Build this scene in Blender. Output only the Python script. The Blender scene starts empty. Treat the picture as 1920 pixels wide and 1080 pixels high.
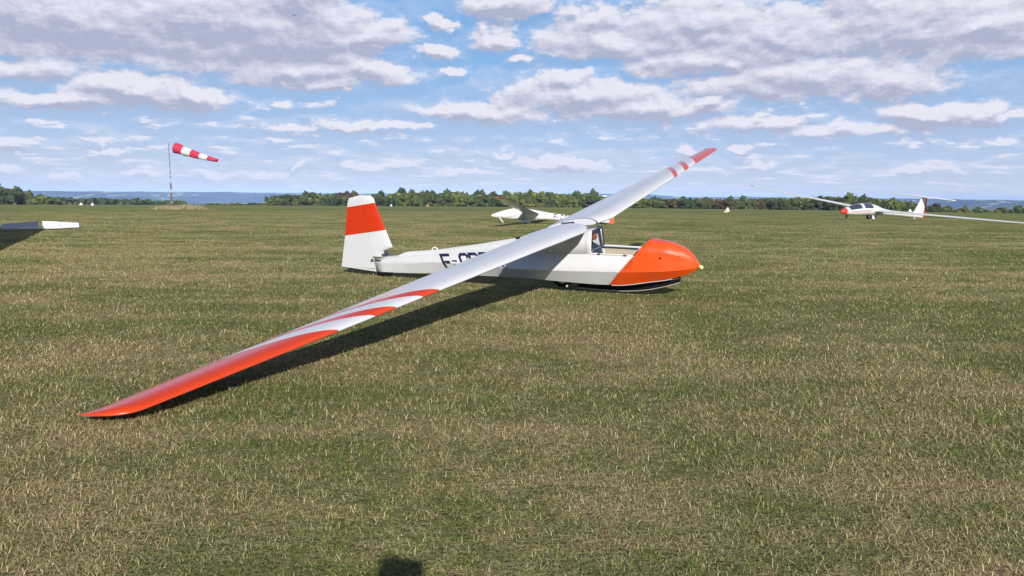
import bpy, bmesh, math, random
import numpy as np
from mathutils import Vector, Matrix
R = math.radians
rng = random.Random(7)
nr = np.random.RandomState(11)
scene = bpy.context.scene
COL = scene.collection
sin, cos, tan = math.sin, math.cos, math.tan

# ------------------------------------------------------------------ camera
CF, CH, CP, CR = 1482.0, 1.301, 6.695, 0.491      # focal in px of a 1920 wide frame, eye height, pitch down, roll
cam_d = bpy.data.cameras.new('camera')
cam = bpy.data.objects.new('camera', cam_d); COL.objects.link(cam)
cam_d.sensor_width = 36.0; cam_d.lens = 36.0 * CF / 1920.0
cam_d.clip_start = 0.05; cam_d.clip_end = 60000
cam.rotation_mode = 'XYZ'
cam.matrix_world = Matrix.Translation((0, 0, CH)) @ Matrix.Rotation(R(90 - CP), 4, 'X') @ Matrix.Rotation(R(CR), 4, 'Z')
scene.camera = cam
scene.render.resolution_x, scene.render.resolution_y = 1024, 576

# ------------------------------------------------------------------ sun, exposure
SUN_EL, SUN_AZ = 25.0, -8.0      # light travels towards azimuth -10 deg from +Y
SD = Vector((sin(R(SUN_AZ)) * cos(R(SUN_EL)), cos(R(SUN_AZ)) * cos(R(SUN_EL)), -sin(R(SUN_EL))))
sl = bpy.data.lights.new('sun', 'SUN'); so = bpy.data.objects.new('sun', sl); COL.objects.link(so)
sl.energy = 5.0; sl.angle = R(0.53); sl.color = (1.0, 0.955, 0.89)
so.rotation_mode = 'QUATERNION'; so.rotation_quaternion = SD.to_track_quat('-Z', 'Y'); so.location = (5, -20, 20)
scene.view_settings.view_transform = 'Standard'
scene.view_settings.look = 'None'
scene.view_settings.exposure = 0.2
scene.view_settings.gamma = 1.0
scene.view_settings.use_curve_mapping = False
scene.cycles.volume_bounces = 0

def hzy(px): return 366.2 + 0.00855 * (px - 960)        # horizon row of the 1920 frame
def AE(px, py):
    """azimuth (from +Y) and elevation, radians, of a direction of the 1920x1080 frame"""
    r = R(CR); dx, dy = px - 960, py - 540
    X = (dx * cos(r) + dy * sin(r)) / CF; Y = (-dx * sin(r) + dy * cos(r)) / CF
    a = R(CP); u = -Y
    v = Vector((X, cos(a) + u * sin(a), -sin(a) + u * cos(a))).normalized()
    return math.atan2(v.x, v.y), math.asin(v.z)

# ------------------------------------------------------------------ node helper
class NT:
    def __init__(s, nt): s.nt = nt
    def n(s, t, **k):
        o = s.nt.nodes.new(t)
        for a, b in k.items(): setattr(o, a, b)
        return o
    def put(s, sock, v):
        if v is None: return
        if isinstance(v, bpy.types.NodeSocket): s.nt.links.new(v, sock)
        else:
            if hasattr(sock.default_value, '__len__') and not hasattr(v, '__len__'): v = (v,) * len(sock.default_value)
            if hasattr(v, '__len__') and len(sock.default_value) == 4 and len(v) == 3: v = (*v, 1)
            sock.default_value = v
    def m(s, op, a, b=None, c=None, clamp=False):
        o = s.n('ShaderNodeMath', operation=op, use_clamp=clamp)
        for i, v in enumerate((a, b, c)): s.put(o.inputs[i], v) if v is not None else None
        return o.outputs[0]
    def v(s, op, a, b=None, c=None):
        o = s.n('ShaderNodeVectorMath', operation=op)
        s.put(o.inputs[0], a)
        if b is not None: s.put(o.inputs['Scale' if op == 'SCALE' else 1], b)
        if c is not None: s.put(o.inputs[2], c)
        return o.outputs['Value' if op in ('LENGTH', 'DOT_PRODUCT', 'DISTANCE') else 'Vector']
    def noise(s, vec, scale, detail=4, rough=.55, dist=0., dim='3D', out='Fac', w=None):
        o = s.n('ShaderNodeTexNoise', noise_dimensions=dim)
        if vec is not None: s.put(o.inputs['Vector'], vec)
        s.put(o.inputs['Scale'], scale); s.put(o.inputs['Detail'], detail)
        s.put(o.inputs['Roughness'], rough); s.put(o.inputs['Distortion'], dist)
        return o.outputs[out]
    def mix(s, f, a, b, bl='MIX'):
        o = s.n('ShaderNodeMix', data_type='RGBA', blend_type=bl)
        s.put(o.inputs[0], f); s.put(o.inputs[6], a); s.put(o.inputs[7], b)
        return o.outputs[2]
    def rng(s, v, a, b, c=0., d=1., t='SMOOTHSTEP'):
        o = s.n('ShaderNodeMapRange', interpolation_type=t, clamp=True) if t != 'LINEAR' else s.n('ShaderNodeMapRange', clamp=True)
        for i, x in enumerate((v, a, b, c, d)): s.put(o.inputs[i], x)
        return o.outputs[0]
    def sep(s, v):
        o = s.n('ShaderNodeSeparateXYZ'); s.put(o.inputs[0], v); return o.outputs
    def comb(s, x, y, z=0.):
        o = s.n('ShaderNodeCombineXYZ'); s.put(o.inputs[0], x); s.put(o.inputs[1], y); s.put(o.inputs[2], z); return o.outputs[0]

# ------------------------------------------------------------------ world: blue sky and cumulus on the sky dome
W = bpy.data.worlds.new('World'); scene.world = W; W.use_nodes = True
nt = W.node_tree; nt.nodes.clear(); N = NT(nt)
sky = N.n('ShaderNodeTexSky', sky_type='NISHITA', sun_disc=False)
sky.sun_elevation = R(SUN_EL); sky.sun_rotation = R(180 + SUN_AZ); sky.altitude = 120
sky.air_density = 1.0; sky.dust_density = 0.6; sky.ozone_density = 2.2
co = N.n('ShaderNodeTexCoord').outputs['Generated']
dx, dy, dz = N.sep(co)
az = N.m('ARCTAN2', dx, dy); el = N.m('ARCSINE', dz)
P = N.comb(az, el, 0)
BL = [  # px, py, rx, ry, weight : the cumulus of the day
 (150, 38, 330, 74, 1.0), (420, 50, 330, 84, 1.05), (590, 60, 140, 80, .95), (690, 62, 100, 34, .95), (60, 120, 130, 30, .6), (560, 0, 100, 60, 1.0),
 (250, 168, 120, 32, 1.05), (125, 188, 105, 16, .9), (360, 180, 85, 24, .95), (10, 170, 50, 14, .6),
 (560, 130, 170, 34, .8), (700, 132, 110, 24, .75), (600, 155, 60, 16, .8), (820, 37, 27, 13, .95), (828, 92, 48, 18, 1.0), (850, 136, 28, 10, .9),
 (925, 66, 52, 24, 1.0), (950, 12, 105, 26, .95), (978, 110, 40, 10, .6),
 (1090, 178, 190, 40, .9), (900, 212, 150, 22, .85), (1200, 200, 220, 30, .85), (1335, 187, 38, 12, 1.0), (1060, 145, 80, 22, .7),
 (1130, 75, 150, 38, .85), (1110, 40, 90, 40, .7), (1300, 50, 180, 70, .8), (1450, 70, 220, 80, .85), (1300, 110, 160, 30, .7), (1360, 118, 60, 20, .8),
 (1500, 150, 240, 44, .85), (1660, 150, 100, 45, .8), (1420, 235, 160, 18, .5), (1700, 45, 220, 70, .9), (1860, 50, 160, 60, .85), (1640, 20, 120, 60, .8),
 (1855, 44, 44, 16, 1.2), (1740, 212, 100, 24, 1.15), (1840, 210, 40, 26, 1.1), (1910, 212, 40, 10, .6), (1620, 245, 120, 16, .6), (1540, 250, 90, 12, .6),
 (700, 241, 120, 10, .75), (560, 243, 90, 8, .5), (775, 240, 50, 9, .6), (42, 267, 36, 8, .9), (190, 261, 32, 6, .8), (205, 280, 34, 8, .9), (265, 276, 20, 4, .6),
 (640, 232, 40, 10, .6), (1290, 281, 22, 8, .9), (1388, 280, 22, 7, .9), (940, 287, 28, 8, .9), (1050, 306, 110, 14, .9), (700, 310, 60, 10, .8), (760, 300, 40, 7, .8),
 (560, 303, 14, 5, .9), (20, 314, 30, 9, .8), (130, 322, 26, 8, .8), (1885, 266, 34, 8, .8), (1730, 320, 80, 7, .7), (1420, 304, 60, 7, .7), (1300, 318, 60, 6, .7),
 (500, 320, 60, 8, .6), (880, 322, 60, 8, .7), (385, 325, 50, 8, .6), (260, 325, 50, 7, .6)]
def field(Pv):
    """cloud density at a direction: the cumulus list, roughened, and small far clouds low down"""
    wv = N.noise(N.v('MULTIPLY', Pv, (1, 1.8, 1)), 9, 3, .55, out='Color')
    wv2 = N.noise(N.v('MULTIPLY', Pv, (1, 1.5, 1)), 42, 4, .6, out='Color')
    wp = N.v('ADD', Pv, N.v('MULTIPLY', N.v('SUBTRACT', wv, (.5, .5, .5)), (.07, .034, 0)))
    wp = N.v('ADD', wp, N.v('MULTIPLY', N.v('SUBTRACT', wv2, (.5, .5, .5)), (.036, .022, 0)))
    F = None
    for px, py, rx, ry, w in BL:
        a, e = AE(px, py); k = 1.12
        ia, ie = CF / (rx * k), CF / (ry * k)
        q = N.v('MULTIPLY_ADD', wp, (ia, ie, 0), (-a * ia, -e * ie, 0))
        f = N.m('MULTIPLY_ADD', N.v('LENGTH', q), -w, w)
        F = f if F is None else N.m('SMOOTH_MAX', F, f, .05)
    n1 = N.noise(N.v('MULTIPLY', Pv, (1, 2.0, 1)), 30, 8, .64)
    n2 = N.noise(N.v('MULTIPLY', Pv, (1, 2.6, 1)), 7, 3, .5)
    x, y, _ = N.sep(Pv)
    lg = N.m('LOGARITHM', N.m('MAXIMUM', N.m('ADD', y, .012), .004), 2.718)
    n3 = N.noise(N.comb(N.m('MULTIPLY', x, 25.), N.m('MULTIPLY', lg, 9.), 3.3), 1.0, 6, .58)
    low = N.m('MULTIPLY', N.m('SUBTRACT', n3, .542), 3.0)
    low = N.m('ADD', low, N.m('MULTIPLY', N.rng(y, .10, .16), -1.2))
    low = N.m('ADD', low, N.m('MULTIPLY', N.rng(y, .0, .012, 1, 0), -.25))
    # thin sheet over the right half
    sheet = N.m('ADD', N.m('MULTIPLY', N.rng(x, .0, .22), N.rng(y, .07, .13)), -.90)
    F = N.m('MAXIMUM', F, low); F = N.m('SMOOTH_MAX', F, sheet, .1)
    F = N.m('ADD', F, N.m('MULTIPLY', N.m('SUBTRACT', n1, .5), .95))
    F = N.m('ADD', F, N.m('MULTIPLY', N.m('SUBTRACT', n2, .5), .35))
    F = N.m('SUBTRACT', F, N.m('MULTIPLY_ADD', N.rng(y, -.01, .0, 1, 0), 9., .06))
    return F
F0 = field(P)
F1 = field(N.v('ADD', P, (.003, .009, 0)))
alpha = N.m('MAXIMUM', N.rng(F0, -.06, .28), N.m('MULTIPLY', N.rng(F0, -.65, .1), .30))
relief = N.m('SUBTRACT', F0, F1)
dens = N.rng(F0, .15, .95)
lit = N.m('ADD', N.m('MULTIPLY', relief, 2.3), .56)
lit = N.m('SUBTRACT', lit, N.m('MULTIPLY', dens, N.m('SUBTRACT', .46, N.m('MULTIPLY', N.rng(az, -.05, .15), .18))), clamp=True)
cc = N.mix(lit, (3.8, 4.05, 5.35), (7.3, 7.2, 8.0))
fade = N.rng(el, .0, .10)
cc = N.mix(N.m('MULTIPLY_ADD', fade, .4, .6), (5.6, 6.2, 8.0), cc)
rp = N.n('ShaderNodeValToRGB'); N.put(rp.inputs[0], N.rng(el, 0, .5, 0, 1, 'LINEAR'))
rc = [(0, (.62, .70, .88)), (.04, (.56, .66, .87)), (.156, (.39, .56, .84)), (.32, (.22, .47, .83)), (.5, (.13, .40, .80)), (1, (.07, .22, .58))]
while len(rp.color_ramp.elements) < len(rc): rp.color_ramp.elements.new(.5)
for e_, (p_, c_) in zip(rp.color_ramp.elements, rc): e_.position = p_; e_.color = (*c_, 1)
skyc = N.mix(N.rng(el, .2, .6, .85, .0), N.mix(1.0, sky.outputs[0], (.40, .42, .50), 'MULTIPLY'), N.v('SCALE', rp.outputs[0], 9.4))
SKYMIX = N.mix(N.m('MULTIPLY', alpha, N.m('MULTIPLY_ADD', fade, .12, .85)), skyc, cc)
bg = N.n('ShaderNodeBackground'); N.put(bg.inputs[0], SKYMIX); bg.inputs[1].default_value = 0.1
wo = N.n('ShaderNodeOutputWorld'); nt.links.new(bg.outputs[0], wo.inputs[0])
W.cycles.sampling_method = 'MANUAL'; W.cycles.sample_map_resolution = 512

# ------------------------------------------------------------------ object helpers
def tag(o, label=None, cat=None, group=None, kind=None):
    if label: o['label'] = label
    if cat: o['category'] = cat
    if group: o['group'] = group
    if kind: o['kind'] = kind
    return o
def empty(name, loc, rx=0, ry=0, rz=0):
    o = bpy.data.objects.new(name, None); COL.objects.link(o); o.location = loc; o.rotation_euler = (rx, ry, rz)
    o.empty_display_size = .2
    return o
def link(name, me, mat, parent=None, smooth=None):
    if mat is not None:
        for mm in (mat if isinstance(mat, (list, tuple)) else [mat]): me.materials.append(mm)
    o = bpy.data.objects.new(name, me); COL.objects.link(o)
    if parent is not None: o.parent = parent
    if smooth is not None:
        me.shade_smooth() if smooth > 0 else None
        if 0 < smooth < 180: me.set_sharp_from_angle(angle=R(smooth))
    return o
def pydata(name, v, f, mat, parent=None, smooth=None):
    me = bpy.data.meshes.new(name); me.from_pydata([tuple(p) for p in v], [], f); me.update()
    bm = bmesh.new(); bm.from_mesh(me); bmesh.ops.recalc_face_normals(bm, faces=bm.faces); bm.to_mesh(me); bm.free()
    return link(name, me, mat, parent, smooth)
class MB:
    """collects shapes into one mesh"""
    def __init__(s): s.v = []; s.f = []
    def add(s, v, f):
        b = len(s.v); s.v += [tuple(p) for p in v]; s.f += [tuple(i + b for i in q) for q in f]
    def loft(s, rings, closed=True, cap0=True, cap1=True):
        n = len(rings[0]); v = [p for r in rings for p in r]; f = []
        for i in range(len(rings) - 1):
            for j in range(n if closed else n - 1):
                k = (j + 1) % n
                f.append((i * n + j, i * n + k, (i + 1) * n + k, (i + 1) * n + j))
        if cap0: f.append(tuple(range(n)))
        if cap1: f.append(tuple(range((len(rings) - 1) * n, len(rings) * n)))
        s.add(v, f); return s
    def tube(s, pts, r, seg=8):
        pts = [Vector(p) for p in pts]; rings = []
        rs = r if hasattr(r, '__len__') else [r] * len(pts)
        up = Vector((0, 0, 1)) if abs((pts[-1] - pts[0]).normalized().z) < .9 else Vector((0, 1, 0))
        for i, p in enumerate(pts):
            t = (pts[min(i + 1, len(pts) - 1)] - pts[max(i - 1, 0)]).normalized()
            a = t.cross(up).normalized(); b = a.cross(t)
            rings.append([p + (a * cos(2 * math.pi * k / seg) + b * sin(2 * math.pi * k / seg)) * rs[i] for k in range(seg)])
        return s.loft(rings)
    def box(s, c, d, rz=0, ry=0):
        m = Matrix.Translation(c) @ Matrix.Rotation(rz, 4, 'Z') @ Matrix.Rotation(ry, 4, 'Y')
        v = [m @ Vector((x * d[0] / 2, y * d[1] / 2, z * d[2] / 2)) for x in (-1, 1) for y in (-1, 1) for z in (-1, 1)]
        s.add(v, [(0, 1, 3, 2), (4, 6, 7, 5), (0, 4, 5, 1), (2, 3, 7, 6), (0, 2, 6, 4), (1, 5, 7, 3)]); return s
    def prism(s, poly, thick, axis='y', off=0):
        """closed polygon of (a,b) pairs extruded along axis"""
        n = len(poly)
        mk = {'y': lambda a, b, t: (a, t, b), 'z': lambda a, b, t: (a, b, t), 'x': lambda a, b, t: (t, a, b)}[axis]
        v = [mk(a, b, off - thick / 2) for a, b in poly] + [mk(a, b, off + thick / 2) for a, b in poly]
        f = [tuple(range(n)), tuple(range(2 * n - 1, n - 1, -1))] + [(i, (i + 1) % n, n + (i + 1) % n, n + i) for i in range(n)]
        s.add(v, f); return s
    def build(s, name, mat, parent=None, smooth=None, bevel=0):
        o = pydata(name, s.v, s.f, mat, parent, smooth)
        if bevel:
            b = o.modifiers.new('bevel', 'BEVEL'); b.width = bevel; b.segments = 2; b.limit_method = 'ANGLE'
        return o
def bisect(o, pt, no, inner=False, outer=False):
    bm = bmesh.new(); bm.from_mesh(o.data)
    bmesh.ops.bisect_plane(bm, geom=bm.verts[:] + bm.edges[:] + bm.faces[:], dist=1e-6, plane_co=pt, plane_no=no, clear_inner=inner, clear_outer=outer)
    bm.to_mesh(o.data); bm.free()

# ------------------------------------------------------------------ materials
def mat(name, col, rough=.5, metal=0., coat=0., fn=None, spec=.5, bump=None, trans=0.):
    m = bpy.data.materials.new(name); m.use_nodes = True
    t = m.node_tree; b = t.nodes['Principled BSDF']; n = NT(t)
    n.put(b.inputs['Base Color'], col); b.inputs['Roughness'].default_value = rough; b.inputs['Metallic'].default_value = metal
    b.inputs['Coat Weight'].default_value = coat; b.inputs['Coat Roughness'].default_value = .12
    b.inputs['Specular IOR Level'].default_value = spec
    if trans: b.inputs['Transmission Weight'].default_value = trans
    if fn: fn(n, b)
    return m
def grime(n, b, col, amt=.06, scale=6):
    """faint uneven dirt and wear on painted skin"""
    o = n.n('ShaderNodeTexCoord').outputs['Object']
    f = n.noise(o, scale, 5, .6); g = n.noise(n.v('MULTIPLY', o, (3, 1, 8)), 9, 4, .6)
    k = n.m('MULTIPLY', n.rng(n.m('MULTIPLY', f, g), .18, .38), amt * 1.6)
    n.put(b.inputs['Base Color'], n.mix(k, col, (.33, .30, .24)))
    n.put(b.inputs['Roughness'], n.m('ADD', n.m('MULTIPLY', f, .18), b.inputs['Roughness'].default_value - .06))
WHITE = (.60, .60, .615); ORANGE = (.74, .072, .004); REDOR = (.54, .030, .004)
def m_white(n, b): grime(n, b, WHITE)
M_white = mat('white_fabric_paint', WHITE, .38, coat=.25, fn=m_white)
M_orange = mat('orange_paint', ORANGE, .30, coat=.5, fn=lambda n, b: grime(n, b, ORANGE, .03))
def m_fin(n, b):
    o = n.n('ShaderNodeTexCoord').outputs['Object']; x, y, z = n.sep(o)
    h = n.m('SUBTRACT', z, n.m('MULTIPLY', x, .145))
    k = n.m('MULTIPLY', n.m('GREATER_THAN', h, 1.187), n.m('LESS_THAN', h, 1.640))
    rib = n.n('ShaderNodeTexWave', wave_type='BANDS', bands_direction='Z'); n.put(rib.inputs['Vector'], o); rib.inputs['Scale'].default_value = 1.5
    n.put(b.inputs['Base Color'], n.mix(k, WHITE, REDOR))
    bp = n.n('ShaderNodeBump'); bp.inputs['Strength'].default_value = .12; bp.inputs['Distance'].default_value = .01
    n.put(bp.inputs['Height'], rib.outputs['Fac']); n.put(b.inputs['Normal'], bp.outputs[0])
M_fin = mat('fin_paint', WHITE, .36, coat=.3, fn=m_fin)
def m_wing(bounds, xle=.575, slant=2.4):
    def f(n, b):
        o = n.n('ShaderNodeTexCoord').outputs['Object']; x, y, z = n.sep(o)
        v = n.m('SUBTRACT', n.m('ABSOLUTE', y), n.m('MULTIPLY', n.m('MAXIMUM', n.m('SUBTRACT', xle, x), 0.), slant))
        tot = None
        for a, c in bounds:
            k = n.m('MULTIPLY', n.m('GREATER_THAN', v, a), n.m('LESS_THAN', v, c))
            tot = k if tot is None else n.m('MAXIMUM', tot, k)
        f1 = n.noise(o, 5, 4, .6)
        wh = n.mix(n.m('MULTIPLY', n.rng(f1, .5, .8), .05), (.66, .66, .68), (.4, .37, .3))
        n.put(b.inputs['Base Color'], n.mix(tot, wh, (.64, .052, .008)))
        rib = n.n('ShaderNodeTexWave', wave_type='BANDS', bands_direction='Y'); n.put(rib.inputs['Vector'], o); rib.inputs['Scale'].default_value = .95
        h = n.m('MULTIPLY', n.rng(n.m('SUBTRACT', xle - .22, x), 0, .1), rib.outputs['Fac'])
        h = n.m('ADD', h, n.m('MULTIPLY', n.noise(o, 3, 2, .5), .5))
        bp = n.n('ShaderNodeBump'); bp.inputs['Strength'].default_value = .22; bp.inputs['Distance'].default_value = .012
        n.put(bp.inputs['Height'], h); n.put(b.inputs['Normal'], bp.outputs[0])
    return f
M_wing_r = mat('wing_paint_near', WHITE, .34, coat=.32, fn=m_wing([(4.12, 4.40), (4.80, 5.10), (5.55, 99)]))
M_wing_l = mat('wing_paint_far', WHITE, .30, coat=.5, fn=m_wing([(3.81, 4.05), (4.54, 4.85), (5.36, 99)]))
M_navy = mat('navy_lettering', (.012, .012, .05), .45)
M_steel = mat('blue_grey_steel_tube', (.045, .06, .10), .4)
M_black = mat('black_rubber_and_shade', (.006, .006, .007), .8, spec=.15)  # also the colour of the painted shade above the skid runner
M_beige = mat('beige_ply_lining', (.55, .48, .36), .6, fn=lambda n, b: n.put(b.inputs['Base Color'], n.mix(n.noise(n.v('MULTIPLY', n.n('ShaderNodeTexCoord').outputs['Object'], (1, 1, 6)), 6, 4), (.60, .53, .40), (.48, .41, .30))))
M_fabric_in = mat('inner_fabric', (.62, .62, .66), .7)
M_greyp = mat('grey_panel', (.52, .53, .56), .5)
M_wood = mat('ash_wood_runner', (.45, .40, .34), .5)
M_leather = mat('brown_leather', (.30, .085, .045), .5, fn=lambda n, b: n.put(b.inputs['Base Color'], n.mix(n.noise(n.n('ShaderNodeTexCoord').outputs['Object'], 18, 4), (.34, .10, .055), (.16, .045, .025))))
M_tape = mat('pale_yellow_tape', (.70, .72, .35), .6)
M_metal = mat('bare_metal', (.6, .6, .6), .35, 1.0)
M_glass_dark = mat('tinted_canopy', (.03, .04, .07), .06, coat=1.0)
M_gel = mat('white_gelcoat', (.72, .72, .73), .3, coat=.25)
M_red = mat('red_paint', (.72, .035, .02), .35, coat=.3)
M_greymark = mat('grey_lettering', (.09, .09, .10), .5)
M_palegrey = mat('pale_grey_lettering', (.42, .42, .45), .5)

# ------------------------------------------------------------------ ground sheet
FIELD_END = 455.0
def gz(r):
    a = max(0.0, r - 45.0)
    z = -.0132 * a if a > 12 else -.0132 * a * a / 24.0 - (0 if a < 12 else 0)
    if a > 12: z = -.0132 * (a - 6)
    if r > FIELD_END: z -= .055 * (r - FIELD_END)
    return max(z, -140.0)
def bumpz(x, y):
    return .018 * sin(x * .55 + 1.3) * sin(y * .43) + .012 * sin(x * 1.3 + y * .9)
rs = [0.0] + list(np.concatenate([np.linspace(.8, 20, 34), np.geomspace(21, 460, 60), np.geomspace(480, 3200, 22)]))
A_N = 240
v = [(0, 0, bumpz(0, 0) - .02)]; f = []
for i, r in enumerate(rs[1:]):
    for k in range(A_N):
        t = 2 * math.pi * k / A_N; x, y = r * sin(t), r * cos(t)
        damp = 1 if r < 60 else 60 / r
        v.append((x, y, gz(r) + (bumpz(x, y) - .02) * damp))
for k in range(A_N): f.append((0, 1 + (k + 1) % A_N, 1 + k))
for i in range(len(rs) - 2):
    b0, b1 = 1 + i * A_N, 1 + (i + 1) * A_N
    for k in range(A_N):
        k2 = (k + 1) % A_N; f.append((b0 + k, b0 + k2, b1 + k2, b1 + k))
STRAW, STRAW2, GREEN, SOIL = (.34, .265, .135), (.42, .34, .20), (.085, .125, .030), (.085, .068, .040)
def patch_mask(n, pos):
    """where the turf is parched (1) or green (0); shared by the soil sheet and the blades"""
    a = n.noise(pos, .20, 3, .55); b = n.noise(n.v('MULTIPLY', pos, (.8, 1, 1)), .9, 4, .6); c = n.noise(pos, 3.6, 4, .65)
    s = n.m('ADD', n.m('MULTIPLY', a, .55), n.m('ADD', n.m('MULTIPLY', b, .65), n.m('MULTIPLY', c, .35)))
    x, y, z = n.sep(pos)
    s = n.m('ADD', s, n.m('MULTIPLY', n.rng(x, -3.5, 3.5, 1, 0), .045))     # the left side is the more parched
    d = n.noise(pos, 11, 3, .6)
    s = n.m('ADD', s, n.m('MULTIPLY', n.m('SUBTRACT', n.noise(n.v('MULTIPLY', pos, (.12, 1, 1)), 1.1, 3, .6), .5), .45))     # mowing swaths
    return n.m('ADD', n.rng(s, .62, .98), n.m('MULTIPLY', n.m('SUBTRACT', d, .5), 1.1), clamp=True)
def m_ground(n, b):
    pos = n.n('ShaderNodeNewGeometry').outputs['Position']
    x, y, z = n.sep(pos)
    dist = n.v('LENGTH', n.comb(x, y, 0))
    pm = patch_mask(n, pos)
    fine = n.noise(n.v('MULTIPLY', pos, (1, 1, 1)), 38, 3, .7); mid = n.noise(pos, 9, 4, .7)
    lit_ = n.noise(n.v('MULTIPLY', pos, (1, 1, .2)), 130, 3, .7, 2.5)
    near = n.mix(n.rng(n.m('ADD', n.m('MULTIPLY', fine, .4), n.m('MULTIPLY', lit_, .7)), .46, .66), (.075, .066, .032), n.mix(pm, (.18, .215, .06), (.48, .40, .20)))
    g = n.m('ADD', n.m('MULTIPLY', pm, .62), n.m('MULTIPLY', n.m('ADD', n.m('SUBTRACT', mid, .5), n.m('MULTIPLY', n.m('SUBTRACT', fine, .5), .9)), 1.1), clamp=True)
    far = n.mix(g, (.110, .150, .036), (.50, .41, .20))
    far2 = n.mix(n.rng(n.noise(n.v('MULTIPLY', pos, (.35, 1.0, 1)), .09, 4, .6), .40, .66), (.120, .155, .040), (.275, .265, .095))
    far = n.mix(n.rng(dist, 25, 95, 0, .85, 'LINEAR'), far, far2)
    c = n.mix(n.rng(dist, 4, 22), near, far)
    c = n.mix(n.m('MULTIPLY', n.rng(dist, 385, 430), .85), c, (.36, .30, .17))       # uncut dry margin at the field edge
    c = n.mix(n.rng(dist, 460, 500), c, (.045, .075, .03))
    n.put(b.inputs['Base Color'], c); b.inputs['Roughness'].default_value = .95; b.inputs['Specular IOR Level'].default_value = .1
    bp = n.n('ShaderNodeBump'); bp.inputs['Strength'].default_value = .9; bp.inputs['Distance'].default_value = .05
    n.put(bp.inputs['Height'], n.m('ADD', mid, n.m('MULTIPLY', fine, .6))); n.put(b.inputs['Normal'], bp.outputs[0])
M_ground = mat('dry_mown_turf', GREEN, .95, fn=m_ground)
o = pydata('ground', v, f, M_ground, smooth=0); o.data.shade_smooth(); tag(o, kind='structure')

# far hills across the valley
prof = [(-700, 356), (0, 358), (100, 358.5), (300, 359.8), (420, 360.2), (500, 361.3), (700, 363), (950, 365.2), (1040, 364.6), (1075, 363.4), (1145, 363.2), (1180, 366.5), (1205, 365.6), (1217, 364.2), (1232, 366.2), (1262, 368.6),
        (1330, 369.6), (1400, 369), (1470, 370.6), (1740, 372.8), (1830, 374.2), (1900, 375.3), (2700, 382)]
def skyh(px): return float(np.interp(px, [p[0] for p in prof], [p[1] for p in prof]))
hr = [2400, 2900, 3400, 4000, 4700, 5400, 6000, 6500, 7000, 7300, 8200, 11000]
hf = [-150, -128, -120, -98, -84, -60, -44, -30, 0, 0, 0, 0]
v = []; f = []; HN = 420
for i, r in enumerate(hr):
    for k in range(HN + 1):
        t = R(-62 + 124 * k / HN); px = 960 + CF * tan(max(-1.0, min(1.0, t)))
        top = CH + (hzy(px) - skyh(px)) / CF * 7000 * .96
        zz = hf[i] + (22 * sin(t * 23 + r * .0021) + 12 * sin(t * 61 + r * .004)) * (1 if r < 6600 else 0)
        if r >= 7000: zz = top - (r - 7000) * .004 * (1 if r > 7000 else 0) + 1.2 * sin(t * 140)
        zz = min(zz, top - 4) if r < 7000 else zz
        v.append((r * sin(t), r * cos(t), zz))
for i in range(len(hr) - 1):
    for k in range(HN):
        a = i * (HN + 1) + k; f.append((a, a + 1, a + HN + 2, a + HN + 1))
def m_hill(n, b):
    pos = n.n('ShaderNodeNewGeometry').outputs['Position']
    vo = n.n('ShaderNodeTexVoronoi', feature='F1'); n.put(vo.inputs['Vector'], n.v('MULTIPLY', pos, (1, .55, 1))); vo.inputs['Scale'].default_value = .018
    h = n.sep(vo.outputs['Color'])[0]
    w = n.noise(pos, .0011, 4, .6)
    fieldc = n.mix(n.m('GREATER_THAN', h, .86), (.035, .065, .05), (.34, .34, .26))
    c = n.mix(n.rng(w, .47, .53), fieldc, (.008, .020, .026))
    n.put(b.inputs['Base Color'], c)
M_hill = mat('wooded_hills', GREEN, .95, fn=m_hill)
o = pydata('hills', v, f, M_hill); tag(o, kind='structure')

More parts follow.
